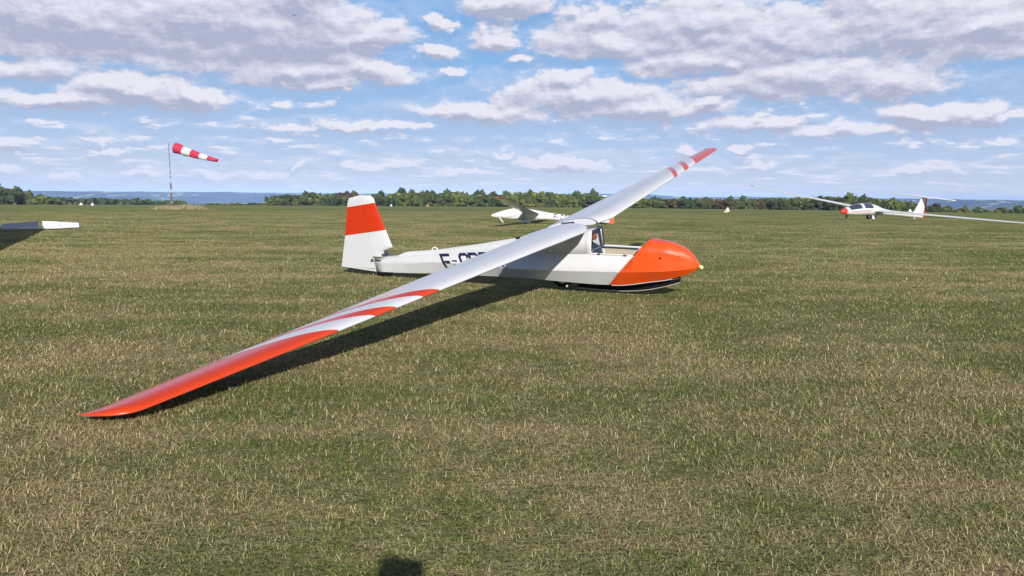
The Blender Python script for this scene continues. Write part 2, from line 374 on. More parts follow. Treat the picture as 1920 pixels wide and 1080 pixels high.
# ------------------------------------------------------------------ grass blades of the near turf (uncountable: one object)
def blades(name, n_tot, ymin, ymax, seed, hmul=1.0):
    q = np.random.RandomState(seed)
    u = q.rand(n_tot)
    p_ = .40
    yy = (ymin ** p_ + u * (ymax ** p_ - ymin ** p_)) ** (1 / p_)
    xx = (q.rand(n_tot) * 2 - 1) * (.72 * yy + .8)
    dist = np.hypot(xx, yy)
    sc = (np.maximum(dist, 2.6) / 2.6) ** .62
    kind = q.rand(n_tot)
    fadeo = np.clip((85 - dist) / 45, .25, 1)
    L = (.014 + .024 * q.rand(n_tot) ** 1.5) * fadeo * hmul * np.minimum(sc, 1.5)
    long_ = kind > .985
    L = np.where(long_, L * 1.9, L)
    wd = (.0006 + .0009 * q.rand(n_tot)) * sc
    ang = q.rand(n_tot) * 2 * np.pi
    lean = np.clip(np.abs(q.normal(1.12, .40, n_tot)), .15, 1.52)          # from upright, radians
    bend = q.normal(.55, .45, n_tot)
    dirx, diry = np.cos(ang), np.sin(ang)
    sang = ang + np.pi / 2 + q.normal(0, .5, n_tot)
    sx, sy = np.cos(sang), np.sin(sang)
    z0 = .018 * np.sin(xx * .55 + 1.3) * np.sin(yy * .43) + .012 * np.sin(xx * 1.3 + yy * .9) - .022
    a_ = np.maximum(0, dist - 45); z0 = z0 - np.where(a_ > 12, .0132 * (a_ - 6), .0132 * a_ * a_ / 24)
    pts = []
    px, py, pz = xx.copy(), yy.copy(), z0.copy()
    lean2 = lean
    for k in range(3):
        w = wd * (1.0, .8, 0.)[k]
        if k < 2:
            pts.append(np.stack([px - sx * w, py - sy * w, pz], 1)); pts.append(np.stack([px + sx * w, py + sy * w, pz], 1))
        else: pts.append(np.stack([px, py, pz], 1))
        st = L * .52
        hx = np.sin(lean2) * st; hz = np.cos(lean2) * st
        px = px + dirx * hx; py = py + diry * hx; pz = np.maximum(pz + hz, z0 + .004)
        lean2 = np.clip(lean2 + bend, 0, 1.75)
    V = np.stack(pts, 1).reshape(-1, 3).astype(np.float32)
    base = (np.arange(n_tot) * 5)[:, None]
    tri = np.array([[0, 1, 3, 0, 3, 2, 2, 3, 4]])
    idx = (base + tri).reshape(-1).astype(np.int32)
    me = bpy.data.meshes.new(name)
    me.vertices.add(len(V)); me.vertices.foreach_set('co', V.ravel())
    me.loops.add(len(idx)); me.loops.foreach_set('vertex_index', idx)
    nf = len(idx) // 3; me.polygons.add(nf); me.polygons.foreach_set('loop_start', np.arange(nf, dtype=np.int32) * 3)
    me.update(calc_edges=True)
    return me
def m_blade(n, b):
    g = n.n('ShaderNodeNewGeometry'); pos = g.outputs['Position']; rnd = g.outputs['Random Per Island']
    pm = patch_mask(n, pos)
    dry = n.m('GREATER_THAN', n.m('ADD', n.m('MULTIPLY', pm, .70), .27), rnd)      # is this blade dead
    r2 = n.m('FRACT', n.m('MULTIPLY', rnd, 57.3)); r3 = n.m('FRACT', n.m('MULTIPLY', rnd, 913.7))
    gr = n.mix(r2, (.070, .112, .022), (.27, .305, .080))
    st = n.mix(r2, (.30, .235, .105), (.64, .53, .29))
    st = n.mix(n.m('GREATER_THAN', r3, .93), st, (.30, .15, .08))
    c = n.mix(dry, gr, st)
    c = n.mix(n.m('MULTIPLY', n.rng(n.noise(pos, 2.3, 3, .6), .58, .70), .45), c, (.055, .095, .024))      # rank dark green tufts
    n.put(b.inputs['Base Color'], c); b.inputs['Roughness'].default_value = .75; b.inputs['Specular IOR Level'].default_value = .2
    tr = n.n('ShaderNodeBsdfTranslucent'); n.put(tr.inputs[0], c)
    mx = n.n('ShaderNodeMixShader'); mx.inputs[0].default_value = .18
    n.nt.links.new(b.outputs[0], mx.inputs[1]); n.nt.links.new(tr.outputs[0], mx.inputs[2])
    n.nt.links.new(mx.outputs[0], n.nt.nodes['Material Output'].inputs[0])
M_blade = mat('grass_blades', GREEN, .7, fn=m_blade)
o = link('grass', blades('grass', 1700000, 1.9, 85, 3), M_blade)
tag(o, 'short mown grass, half green half straw coloured, covering the near airfield', 'grass', kind='stuff')

# ------------------------------------------------------------------ the big orange and white glider
GX, GY, GYAW, GBANK = .736, 11.262, -26.743, 8.856
G = empty('glider', (GX, GY, 0), R(GBANK), 0, R(GYAW))
tag(G, 'large white wooden glider with orange nose and open cockpit, right wing tip on the grass', 'glider')
# side profile: x, keel z, (y,z) low chine, (y,z) mid chine, (y,z) upper chine
ST = [(-3.26, .055, .020, .06, .032, .18, .036, .25), (-2.90, .065, .04, .072, .06, .21, .07, .31), (-2.62, .075, .052, .08, .09, .235, .086, .355),
      (-2.10, .10, .08, .11, .135, .30, .112, .425), (-1.64, .11, .11, .12, .18, .308, .145, .48), (-1.26, .115, .13, .13, .22, .31, .165, .535),
      (-.89, .12, .15, .14, .26, .308, .19, .565), (-.5, .125, .175, .148, .29, .305, .225, .56), (.0, .11, .19, .135, .30, .315, .265, .545),
      (.30, .10, .195, .128, .30, .32, .27, .555), (.56, .095, .20, .125, .30, .33, .27, .57), (.93, .105, .195, .133, .30, .34, .268, .565),
      (1.12, .13, .18, .158, .287, .345, .255, .562), (1.31, .165, .152, .19, .262, .352, .232, .565), (1.54, .205, .118, .222, .218, .36, .19, .558),
      (1.75, .265, .078, .278, .15, .374, .132, .515), (1.87, .315, .048, .323, .095, .387, .082, .475), (1.93, .36, .023, .363, .05, .396, .045, .435), (1.957, .395, .008, .396, .018, .402, .016, .414)]
TOP = [(1.0, .80), (1.12, .785), (1.31, .752), (1.54, .722), (1.65, .69), (1.75, .65), (1.82, .605), (1.87, .56), (1.91, .505), (1.93, .475), (1.957, .425)]
SX = [s[0] for s in ST]
def sec(x): return [float(np.interp(x, SX, [s[i] for s in ST])) for i in range(1, 8)]
def topz(x): return float(np.interp(x, [t[0] for t in TOP], [t[1] for t in TOP]))
def side_y(x, z):
    k, yb, zb, ym, zm, yu, zu = sec(x)
    return float(np.interp(z, [zb, zm, zu], [yb, ym, yu]))
def halfring(x, deck):
    k, yb, zb, ym, zm, yu, zu = sec(x)
    h = [(0, k), (yb, zb), (ym, zm), (yu, zu)]
    if deck:
        t = topz(x)
        for q in (15, 32, 50, 70): h.append((yu * cos(R(q)) ** .8, zu + (t - zu) * sin(R(q)) ** .95))
        h.append((0, t))
    return h
def fullring(x, h): return [(x, y, z) for y, z in h] + [(x, -y, z) for y, z in reversed(h[1:-1] if abs(h[-1][0]) < 1e-9 else h[1:])]
BN = Vector((1, 0, -.87)).normalized(); BP = Vector((.657, 0, 0))
# nose shell
xs = sorted(set(list(np.linspace(.6, 1.5, 14)) + SX[-7:] + [1.6, 1.65, 1.70, 1.79, 1.83, 1.90, 1.945]))
xs = [x for x in xs if x >= .6]
mb = MB().loft([fullring(x, halfring(x, True)) for x in xs], True, False, True)
nose = mb.build('nose', M_orange, G, 22); bisect(nose, BP, BN, inner=True)
nose.data.shade_smooth(); nose.data.set_sharp_from_angle(angle=R(13))
nm = nose.modifiers.new('thick', 'SOLIDIFY'); nm.thickness = .006; nm.offset = -1
MB().tube([(1.495, -.213, .536), (1.495, -.225, .540)], .010, 10).build('static_port', M_black, nose)
MB().tube([(1.945, .0, .40), (1.965, .006, .395), (1.985, 0, .385), (1.998, -.004, .37)], [.014, .026, .028, .014], 7).build('tape_plug', M_tape, nose)
mbt = MB().box((1.64, -.05, .225), (.10, .018, .014), 0, R(-14)).tube([(1.70, -.045, .235), (1.72, -.02, .215), (1.70, .0, .20)], .006, 6)
mbt.build('tow_hook', M_metal, nose)
MB().loft([[(x, s_ * (sec(x)[1] + .002), sec(x)[2] - .004) for s_ in (-1,)] + [(x, -(sec(x)[1] - .004), sec(x)[2] - .012), (x, -(sec(x)[1] - .002), sec(x)[2] - .002)] for x in np.linspace(.8, 1.62, 16)]).build('chine_trim', M_gel, nose)
# lower hull back to the stern, open above the cockpit
xs = sorted(set([x for x in SX if x < 1.4] + list(np.linspace(-3.26, 1.4, 30))))
def openring(x):
    h = halfring(x, False); return [(x, -y, z) for y, z in reversed(h)] + [(x, y, z) for y, z in h[1:]]
hull = MB().loft([openring(x) for x in xs], False, False, False).build('fuselage', M_white, G, 8)
bisect(hull, BP, BN, outer=True)
hm = hull.modifiers.new('thick', 'SOLIDIFY'); hm.thickness = .008; hm.offset = -1
# pylon and turtle deck behind the cockpit
def wing_low(x):      # height of the wing's underside at the root
    c = (.58 - x) / .92
    return .912 - (.58 - x) * sin(R(6.5)) - .045 * (1 if .05 < c < .8 else .55)
def deckring(x):
    k, yb, zb, ym, zm, yu, zu = sec(x)
    if x > -.36:
        zp = wing_low(x); yp = .20; zt = zp
    else:
        a = min(1, max(0, (-.36 - x) / .30)); a = a * a * (3 - 2 * a)
        rz = float(np.interp(x, [-3.26, -3.0, -2.80, -2.70, -2.62, -2.1, -1.35, -.69, -.36], [.262, .325, .345, .395, .412, .462, .578, .695, .765]))
        zt = wing_low(-.36) * (1 - a) + rz * a
        yp = .20 * (1 - a) + .012 * a; zp = zt - .006 * a
    if x < -2.72: yp = yu * .8; zp = zt - .003
    return [(x, -yu, zu), (x, -yp, zp), (x, 0, zt + .002), (x, yp, zp), (x, yu, zu)]
xs = [-3.26, -3.0, -2.80, -2.74, -2.70, -2.62] + list(np.linspace(-2.5, -.7, 16)) + list(np.linspace(-.64, -.16, 8))
xs2 = list(np.linspace(-.16, .535, 14))
deck = MB().loft([deckring(x) for x in xs], False, False, False).loft([deckring(x)[:2] for x in xs2], False, False, False).loft([deckring(x)[3:] for x in xs2], False, False, False).build('turtle_deck', M_white, G, 25)
dm = deck.modifiers.new('thick', 'SOLIDIFY'); dm.thickness = .006; dm.offset = -1
MB().tube([(-2.18, 0, .447), (-2.165, 0, .485), (-2.125, 0, .50), (-2.085, 0, .49), (-2.07, 0, .458)], .009, 8).build('lifting_ring', M_gel, deck)
MB().tube([(-.70, -.02, .690), (-.64, -.02, .702)], .016, 8).build('drain_hole', M_black, deck)
# lap seams of the pylon leading edge
MB().tube([(.538, -.268, .572), (.538, -.20, .868)], .008, 6).build('pylon_edge', M_gel, deck)
MB().tube([(.540, .268, .572), (.540, .20, .868)], .012, 6).build('pylon_edge', M_steel, deck)
# cockpit rims, lining, floor, bulkhead
for s in (-1, 1):
    pts = [(x, s * (sec(x)[5] + .002), sec(x)[6] + .006) for x in np.linspace(.55, 1.13, 8)]
    MB().tube(pts, .009, 6).build('cockpit_rim', M_gel, G)
    lx = list(np.linspace(.56, 1.12, 8))
    rings = [[(x, s * (side_y(x, z) - .014), z) for z in np.linspace(sec(x)[2] + .02, sec(x)[6] - .012, 6)] for x in lx]
    MB().loft(rings, False, False, False).build('cockpit_lining', M_beige, G, 40)
    MB().tube([(x, s * (sec(x)[5] - .022), sec(x)[6] - .012) for x in np.linspace(.5, 1.10, 7)], .010, 6).build('longeron', M_steel, G)
for x in (.665, 1.03):
    MB().box((x, -(sec(x)[5] + .010), sec(x)[6] + .006), (.045, .016, .014)).build('canopy_latch', M_metal, G)
MB().prism([(.2, -.17), (1.2, -.17), (1.2, .17), (.2, .17)], .008, 'z', .17).build('cockpit_floor', M_beige, G)
bk = []
for z in np.linspace(.2, .615, 8):
    x = .657 + .87 * z - .02; y = side_y(x, min(z, sec(x)[6] - .001)) - .012
    bk.append((x, y, z))
bv = [(x, y, z) for x, y, z in bk] + [(x, -y, z) for x, y, z in bk]
n8 = len(bk); MBb = MB(); MBb.add(bv, [(i, i + 1, n8 + i + 1, n8 + i) for i in range(n8 - 1)])
bb = MBb.build('front_bulkhead', M_greyp, G); sm = bb.modifiers.new('t', 'SOLIDIFY'); sm.thickness = .01
# inside of the pylon: light fabric walls, steel frame, head rest, seat
for s in (-1, 1):
    rings = []
    for x in np.linspace(-.25, .525, 6):
        yu, zu = sec(x)[5], sec(x)[6]; zp = wing_low(x)
        rings.append([(x, s * (yu - .012), zu), (x, s * (.188), zp - .012)])
    MB().loft(rings, False, False, False).build('pylon_lining', M_fabric_in, G)
fr = [((.52, .24, .565), (.52, .15, .85)), ((.52, .24, .565), (.25, .24, .56)), ((.52, .24, .565), (.22, .24, .60)), ((.50, .24, .56), (.30, .17, .15)), ((.50, .24, .56), (.62, .17, .16)),
      ((.50, .24, .56), (.46, .18, .14)), ((.50, .24, .56), (.20, .20, .30)), ((.50, .24, .56), (.16, .235, .46)), ((.50, .24, .56), (.20, .20, .72)),
      ((.52, -.24, .565), (.52, -.15, .84)), ((.52, .15, .855), (.52, -.15, .845)), ((.16, .15, .80), (.16, -.15, .80)), ((.16, .24, .55), (.16, -.24, .55)), ((.16, .2, .16), (.16, -.24, .55)),
      ((.16, -.2, .16), (.16, .24, .55)), ((.50, .24, .56), (.16, .0, .40)), ((.16, .24, .55), (.16, .15, .80)), ((.16, -.24, .55), (.16, -.15, .80)), ((.50, .17, .15), (.50, -.17, .15)), ((.16, .2, .16), (.16, -.2, .16))]
mf = MB()
for a, c in fr: mf.tube([a, c], .012, 7)
mf.build('frame_tubes', M_steel, G, 60)
hp = MB().loft([[(.455 + dx_, .02 + .085 * cos(R(t)) * k * abs(cos(R(t))) ** -.25 if abs(cos(R(t))) > .05 else .02, .755 + .072 * sin(R(t)) * k) for t in range(0, 360, 24)] for dx_, k in ((0, .55), (.01, .72), (.05, .74), (.06, .55))])
hp.build('head_rest', M_leather, G, 60)
sp = [(.17, .60), (.22, .60), (.32, .26), (.62, .22), (.68, .25), (.70, .22), (.62, .185), (.30, .215), (.26, .26)]
MB().prism(sp, .36, 'y', 0).build('seat', M_fabric_in, G, bevel=.008)
MB().tube([(.78, 0, .18), (.80, 0, .32), (.77, 0, .42)], [.010, .010, .017], 8).build('control_stick', M_black, G)
# belly skid, wheel, tail skid
def belly(x): return sec(x)[0]
rx_ = list(np.linspace(.24, 1.70, 16)); rz_ = [float(np.interp(x, [.24, .5, .88, 1.1, 1.3, 1.5, 1.70], [.012, .004, .002, .018, .052, .104, .172])) for x in rx_]
MB().loft([[(x, -.036, z - .001), (x, .036, z - .001), (x, .036, z + .007), (x, -.036, z + .007)] for x, z in zip(rx_, rz_)]).build('skid_runner', M_wood, G)
MB().loft([[(x, -.034, z + .008), (x, .034, z + .008), (x, .036, belly(x) + .012), (x, -.036, belly(x) + .012)] for x, z in zip(rx_, rz_)]).build('skid_shade_fill', M_black, G)  # black filler standing in for the shade between belly and runner
def wheel(c, r, w, parent, tyre=M_black, hub=M_metal):
    rings = []
    prof_ = [(-w / 2, r * .62), (-w / 2, r * .86), (-w * .38, r * .97), (0, r), (w * .38, r * .97), (w / 2, r * .86), (w / 2, r * .62)]
    seg = 28
    for k in range(seg + 1):
        t = 2 * math.pi * k / seg
        rings.append([(c[0] + q * cos(t), c[1] + a, c[2] + q * sin(t)) for a, q in prof_])
    wo_ = MB().loft(rings, True, False, False).build('wheel', tyre, parent, 40)
    h = MB()
    h.loft([[(c[0] + r * .63 * cos(2 * math.pi * k / 20), c[1] + a, c[2] + r * .63 * sin(2 * math.pi * k / 20)) for k in range(20)] for a in (-w * .4, w * .4)])
    h.build('hub', hub, wo_, 40)
    return wo_
wheel((.0, 0, .165), .165, .09, G)
MB().tube([(.10, -.085, .05), (.10, -.105, .045)], .014, 10).tube([(.10, 0, .06), (.10, -.09, .05)], .007, 6).build('wheel_lever', M_gel, G)
MB().prism([(-3.25, .05), (-2.97, .062), (-2.98, .02), (-3.06, -.015), (-3.2, -.02), (-3.26, .01)], .05, 'y', 0).build('tail_skid', M_black, G, bevel=.006)
MB().tube([(-2.04, -.05, .09), (-2.04, -.05, .055)], .015, 8).build('drain_plug', M_gel, G)
# fin and rudder
def aero(outline_le, outline_te, zt0, zt1, tk, name, m, parent, te_thin=False, n=14):
    """thin tapered vertical surface: polylines (x,z) for its front and rear edges"""
    rings = []
    for i in range(n):
        z = zt0 + (zt1 - zt0) * i / (n - 1)
        a = float(np.interp(z, [p[1] for p in outline_le], [p[0] for p in outline_le])); b_ = float(np.interp(z, [p[1] for p in outline_te], [p[0] for p in outline_te]))
        t = tk * (1 - .45 * i / (n - 1)) * (1 if i < n - 1 else .5)
        if te_thin: pr = [(0, .48), (.25, .40), (.6, .22), (1, .03)]
        else: pr = [(0, .02), (.08, .22), (.3, .40), (.6, .48), (1, .5)]
        r1 = [(a + (b_ - a) * u, t * w_, z) for u, w_ in pr]; r2 = [(x, -y, zz) for x, y, zz in reversed(r1)]
        rings.append(r1 + r2)
    return MB().loft(rings).build(name, m, parent, 50)
hinge = [(-3.262, .055), (-3.30, .24), (-3.325, .67), (-3.395, 1.29)]
fin = aero([(-3.10, .315), (-3.075, .42), (-3.02, .432), (-2.905, .46), (-3.01, .75), (-3.16, 1.18), (-3.185, 1.262), (-3.235, 1.292)],
           [(x + .004, z) for x, z in hinge], .315, 1.292, .075, 'fin', M_fin, G, n=26)
# the fin is cut away above the tailplane seat
rud = aero([(x - .004, z) for x, z in hinge], [(-3.975, .11), (-3.83, .63), (-3.72, 1.10), (-3.69, 1.215), (-3.672, 1.245), (-3.60, 1.272), (-3.42, 1.300)], .115, 1.296, .072, 'rudder', M_fin, G, True, 26)
mr = MB().prism([(-3.975, .114), (-3.266, .06), (-3.272, .114)], .03, 'y', 0).build('rudder_foot', M_fin, rud)
mt = MB().box((-3.06, 0, .375), (.02, .03, .10)).box((-3.09, -.03, .35), (.05, .01, .03)).box((-3.02, .0, .345), (.07, .05, .012)).tube([(-3.07, -.02, .42), (-2.98, -.03, .36), (-2.88, -.03, .352)], .005, 6)
mt.build('tailplane_fitting', M_steel, G)
MB().tube([(-3.29, -.03, .235), (-3.34, -.045, .235), (-3.31, -.06, .27), (-3.12, -.065, .26)], .006, 6).build('rudder_horn', M_black, rud)
# wings
tt_ = [(i / 20.0) ** 1.6 for i in range(21)]
def foil_pt(t, up, tc=.145):
    th_ = 5 * (.2969 * math.sqrt(t) - .126 * t - .3516 * t * t + .2843 * t ** 3 - .1015 * t ** 4) * tc
    cm_ = .035 * ((.8 * t - t * t) / .16 if t < .4 else (.2 + .8 * t - t * t) / .36)
    return (t, cm_ + th_) if up else (t, cm_ - .8 * th_)
def foil_poly(t0, t1, n=18, tc=.145):
    ts = [t0 + (t1 - t0) * (i / n) ** (1.6 if t0 == 0 else 1) for i in range(n + 1)]
    up = [foil_pt(t, True, tc) for t in ts]; lo = [foil_pt(t, False, tc) for t in ts]
    return up + list(reversed(lo if t0 > 0 else lo[1:]))
def make_wing(parent, sg, m, SPN=7.5, Y0=.205, YR=.30, CRt=.924, CT=.315, XLE=.583, XLT=.561, ZW=.914, DIH=2.41, INC=6.5, WASH=2.6, AIL=(4.0, 7.02), TIP=.36, name='wing', tc=(.145, .12), rootcut=0):
    def ring(s, poly):
        a = min(1, max(0, (s - YR) / (SPN - YR)))
        c = CRt + (CT - CRt) * a; xl = XLE + (XLT - XLE) * a; inc = R(INC - WASH * a); z0 = ZW + (s - YR) * tan(R(DIH))
        k = 1.0
        if rootcut and s < rootcut + .2:
            u = (rootcut + .2 - s) / .2; e_ = .10 * (1 - math.sqrt(max(0, 1 - u * u))); xl -= e_; c -= e_
        if s > SPN - TIP:
            u = (s - (SPN - TIP)) / TIP; k = 1 - .74 * u ** 5; xl = xl - c * (1 - k); c = c * k
        out = []
        for px_, pz_ in poly:
            zz = pz_ * c * (1 - .3 * (1 - k))
            out.append((xl - px_ * c * cos(inc), sg * s, z0 - px_ * c * sin(inc) + zz * cos(inc)))
        return out
    mb = MB(); full = foil_poly(0, 1, 20, tc[0])
    def fullseg(a, b_, n): mb.loft([ring(a + (b_ - a) * i / n, full) for i in range(n + 1)])
    fullseg(Y0, AIL[0], 12)
    part_ = foil_poly(0, .75, 20, tc[0])
    mb.loft([ring(AIL[0] + (AIL[1] - AIL[0]) * i / 10, part_) for i in range(11)], True, False, False)
    mb.loft([ring(AIL[1] + (SPN - AIL[1]) * (1 - (1 - i / 14) ** 2), full) for i in range(15)])
    w = mb.build(name, m, parent, 40)
    ap = foil_poly(.757, 1, 8, tc[0])
    a_ = MB().loft([ring(AIL[0] + .008 + (AIL[1] - AIL[0] - .016) * i / 10, ap) for i in range(11)]).build('aileron', m, w, 40)
    return w, ring
wr, ringr = make_wing(G, -1, M_wing_r, rootcut=.205)
wl, ringl = make_wing(G, 1, M_wing_l, rootcut=.205)
for w_, rg in ((wr, ringr), (wl, ringl)):       # pale root rib with a dark seal, spar fitting
    sgn = rg(.205, [(0, 0)])[0][1]; s1 = 1 if sgn > 0 else -1
    poly = foil_poly(0, 1, 20)
    rb = rg(.205, poly); cx = sum(p[0] for p in rb) / len(rb); cz = sum(p[2] for p in rb) / len(rb)
    def shr(k, dy): return [(cx + (x - cx) * k, y - s1 * dy, cz + (z - cz) * k) for x, y, z in rb]
    mbr = MB().loft([shr(.995, .0), shr(.995, .004), shr(.93, .005)], True, False, False); mbr.build('root_seal', M_steel, w_)
    if s1 > 0: MB().box((.03, .2, .885), (.20, .012, .045), 0, R(-6)).build('spar_slot', M_steel, w_)
    mbr = MB(); q = shr(.93, .004); mbr.add(q, [tuple(range(len(q)))]); mbr.build('root_rib', M_fabric_in, w_)
MB().box((.20, 0, .868), (.035, .29, .05)).box((.02, 0, .842), (.02, .29, .03)).build('spar_joint', M_steel, G)
MB().tube([(.54, -.19, .858), (.565, -.07, .872), (.57, .07, .877), (.545, .19, .872)], .013, 6).tube([(.535, -.19, .83), (.535, .19, .845)], .012, 6).tube([(.30, -.19, .87), (.535, .19, .865)], .010, 6).build('canopy_hoop', M_steel, G)
# airbrake slots on the upper skins
for w_, rg, s1 in ((wr, ringr, -1), (wl, ringl, 1)):
    for tt0 in (.43, .46):
        p = [Vector(rg(2.35 + .95 * i / 6, [foil_pt(tt0, True)])[0]) for i in range(7)]
        MB().loft([[(a.x - .003, a.y, a.z + .0015), (a.x + .003, a.y, a.z + .0015)] for a in p], False, False, False).build('airbrake_slot', M_palegrey, w_)
# registration letters, painted over the chines of the fuselage side
GL = {'F': [[(0, 0), (0, 1)], [(0, 1), (.85, 1)], [(0, .5), (.65, .5)]],
      '-': [[(-.45, .46), (.02, .46)]],
      'C': [[(.85, .72), (.85, .88), (.7, 1), (.18, 1), (0, .85), (0, .15), (.18, 0), (.7, 0), (.85, .14), (.85, .28)]],
      'R': [[(0, 0), (0, 1)], [(0, 1), (.65, 1), (.85, .87), (.85, .62), (.65, .5), (0, .5)], [(.45, .5), (.85, 0)]],
      'M': [[(0, 0), (0, 1), (.42, .45), (.85, 1), (.85, 0)]],
      'G': [[(.85, .76), (.85, .88), (.7, 1), (.18, 1), (0, .85), (0, .15), (.18, 0), (.7, 0), (.85, .14), (.85, .48), (.5, .48)]],
      'B': [[(0, 0), (0, 1)], [(0, 1), (.65, 1), (.8, .87), (.8, .64), (.65, .52), (0, .52)], [(.65, .52), (.85, .38), (.85, .13), (.65, 0), (0, 0)]],
      'H': [[(0, 0), (0, 1)], [(.85, 0), (.85, 1)], [(0, .5), (.85, .5)]]}
def letter(ch, place, wd, name, m, parent):
    """strokes of a glyph; place(u, v) gives the 3D point for glyph coordinates"""
    mb = MB()
    for st in GL[ch]:
        pts = []
        for i in range(len(st) - 1):
            a, c = st[i], st[i + 1]; n = max(1, int(math.hypot(c[0] - a[0], c[1] - a[1]) / .08))
            for k in range(n + (1 if i == len(st) - 2 else 0)): pts.append((a[0] + (c[0] - a[0]) * k / n, a[1] + (c[1] - a[1]) * k / n))
        L_, R_ = [], []
        for i, p in enumerate(pts):
            q0, q1 = pts[max(0, i - 1)], pts[min(len(pts) - 1, i + 1)]
            d = Vector((q1[0] - q0[0], (q1[1] - q0[1]) * 1.3)).normalized(); nn = Vector((-d.y, d.x))
            ex = 0
            if i == 0: ex = -wd / 2
            if i == len(pts) - 1: ex = wd / 2
            L_.append(place(p[0] + nn.x * wd / 2 + d.x * ex, p[1] + (nn.y * wd / 2 + d.y * ex) / 1.3)); R_.append(place(p[0] - nn.x * wd / 2 + d.x * ex, p[1] - (nn.y * wd / 2 + d.y * ex) / 1.3))
        n = len(pts)
        mb.add(L_ + R_, [(i, i + 1, n + i + 1, n + i) for i in range(n - 1)])
    return mb.build(name, m, parent)
xl = -1.945
for ch, adv in (('F', .235), ('-', .10), ('C', .182), ('R', .189), ('R', .189), ('M', .2)):
    def place(u, vv, x0=xl, ch=ch):
        w = .165 if ch != '-' else .105
        x = x0 + u * w + (1 - vv) * .105; z = .414 + .092 * (x0 + u * w + 1.945) - (1 - vv) * .205
        return (x, -(side_y(x, z) + .0035), z)
    letter(ch, place, .26 if ch != '-' else .42, 'registration_letter', M_navy, hull); xl += adv

# ------------------------------------------------------------------ the two modern gliders behind
def round_fuselage(stn, parent, m, name='fuselage', x0=None, x1=None, a0=0, a1=360, grow=0, closed=True, n=28, mat_smooth=60):
    xs_ = [s[0] for s in stn][::-1]
    def at(x): return [float(np.interp(x, xs_, [s[i] for s in stn][::-1])) for i in (1, 2, 3)]
    lo, hi = (x0 if x0 is not None else xs_[0]), (x1 if x1 is not None else xs_[-1])
    X = sorted(set([x for x in xs_ if lo <= x <= hi] + list(np.linspace(lo, hi, 26))))
    rings = []
    for x in X:
        zc, ry_, rz_2 = at(x); m_ = n if closed else n + 1
        rings.append([(x, (ry_ + grow) * cos(R(a0 + (a1 - a0) * k / n)), zc + (rz_2 + grow) * sin(R(a0 + (a1 - a0) * k / n))) for k in range(m_)])
    return MB().loft(rings, closed, closed, closed).build(name, m, parent, mat_smooth), at
def smooth_stn(s):
    """refine a station list with a monotone cubic"""
    s = sorted(s); X = np.array([q[0] for q in s]); out = []
    xx = sorted(set(np.concatenate([np.linspace(X[i], X[i + 1], 4) for i in range(len(X) - 1)])))
    cols = []
    for c in (1, 2, 3):
        Y = np.array([q[c] for q in s]); d = np.diff(Y) / np.diff(X); mm = np.zeros(len(X))
        for i in range(1, len(X) - 1): mm[i] = 0 if d[i - 1] * d[i] <= 0 else 2 / (1 / d[i - 1] + 1 / d[i])
        mm[0], mm[-1] = d[0], d[-1]
        r_ = []
        for x in xx:
            i = min(len(X) - 2, max(0, int(np.searchsorted(X, x) - 1))); h = X[i + 1] - X[i]; t = (x - X[i]) / h
            r_.append((2 * t ** 3 - 3 * t * t + 1) * Y[i] + (t ** 3 - 2 * t * t + t) * h * mm[i] + (-2 * t ** 3 + 3 * t * t) * Y[i + 1] + (t ** 3 - t * t) * h * mm[i + 1])
        cols.append(r_)
    return [(x, a, max(.012, b_), max(.012, c)) for x, a, b_, c in zip(xx, *cols)][::-1]
def two_tone(col_a, col_b, axis, lim, gt=True):
    def f(n, b):
        x, y, z = n.sep(n.n('ShaderNodeTexCoord').outputs['Object']); q = {'x': x, 'ay': n.m('ABSOLUTE', y)}[axis]
        n.put(b.inputs['Base Color'], n.mix(n.m('GREATER_THAN' if gt else 'LESS_THAN', q, lim), col_a, col_b))
    return f
GELC = (.70, .70, .71); REDC = (.74, .035, .018)
# two-seater on the right
H = empty('glider', (23.25, 51.7, gz(56.7) + .02), R(-6.1), 0, R(180 + 31))
tag(H, 'white two seat glider with red nose, tinted canopies and T tail, at far right', 'glider')
s3 = smooth_stn([(3.0, .50, .012, .012), (2.93, .505, .10, .09), (2.7, .52, .19, .175), (2.3, .56, .27, .26), (1.7, .61, .34, .35), (1.0, .645, .37, .385), (.3, .645, .37, .38),
      (-.4, .60, .33, .33), (-1.0, .52, .24, .245), (-1.8, .44, .17, .185), (-3, .36, .13, .155), (-4.4, .27, .105, .145), (-5.5, .20, .08, .145), (-5.75, .19, .06, .14)])
M_g3 = mat('gelcoat_red_nose', GELC, .22, coat=.6, fn=two_tone(GELC, REDC, 'x', 2.60))
fus3, at3 = round_fuselage(s3, H, M_g3)
for a, c in ((1.32, 2.42), (.22, 1.14)):
    cn, _ = round_fuselage(s3, H, M_glass_dark, 'canopy', a, c, 18, 162, .006, False)
    cn.modifiers.new('t', 'SOLIDIFY').thickness = .004
    MB().tube([(c - .02, (at3(c)[1] + .012) * cos(R(t)), at3(c)[0] + (at3(c)[2] + .012) * sin(R(t))) for t in range(18, 163, 12)], .018, 6).build('canopy_frame', M_gel, cn)
    pm_ = MB().loft([[(a + .35 + q * .08, .09 * cos(R(t)), at3(a + .3)[0] + .20 + .11 * sin(R(t))) for t in range(0, 360, 30)] for q in (0, 1, 2)])
    pm_.build('head_rest', M_palegrey, cn, 50)
for s in (-1, 1):
    rr = []
    for x in np.linspace(.5, 2.6, 14):
        zc, ry_, rz_2 = at3(x); rr.append([(x, s * (ry_ * cos(R(a)) + .004), zc + rz_2 * sin(R(a))) for a in (-9, -3)])
    MB().loft(rr, False, False, False).build('side_stripe', M_red, fus3)
M_g3w = mat('gelcoat_wing_red_tip', GELC, .22, coat=.6, fn=two_tone(GELC, REDC, 'ay', 10.2))
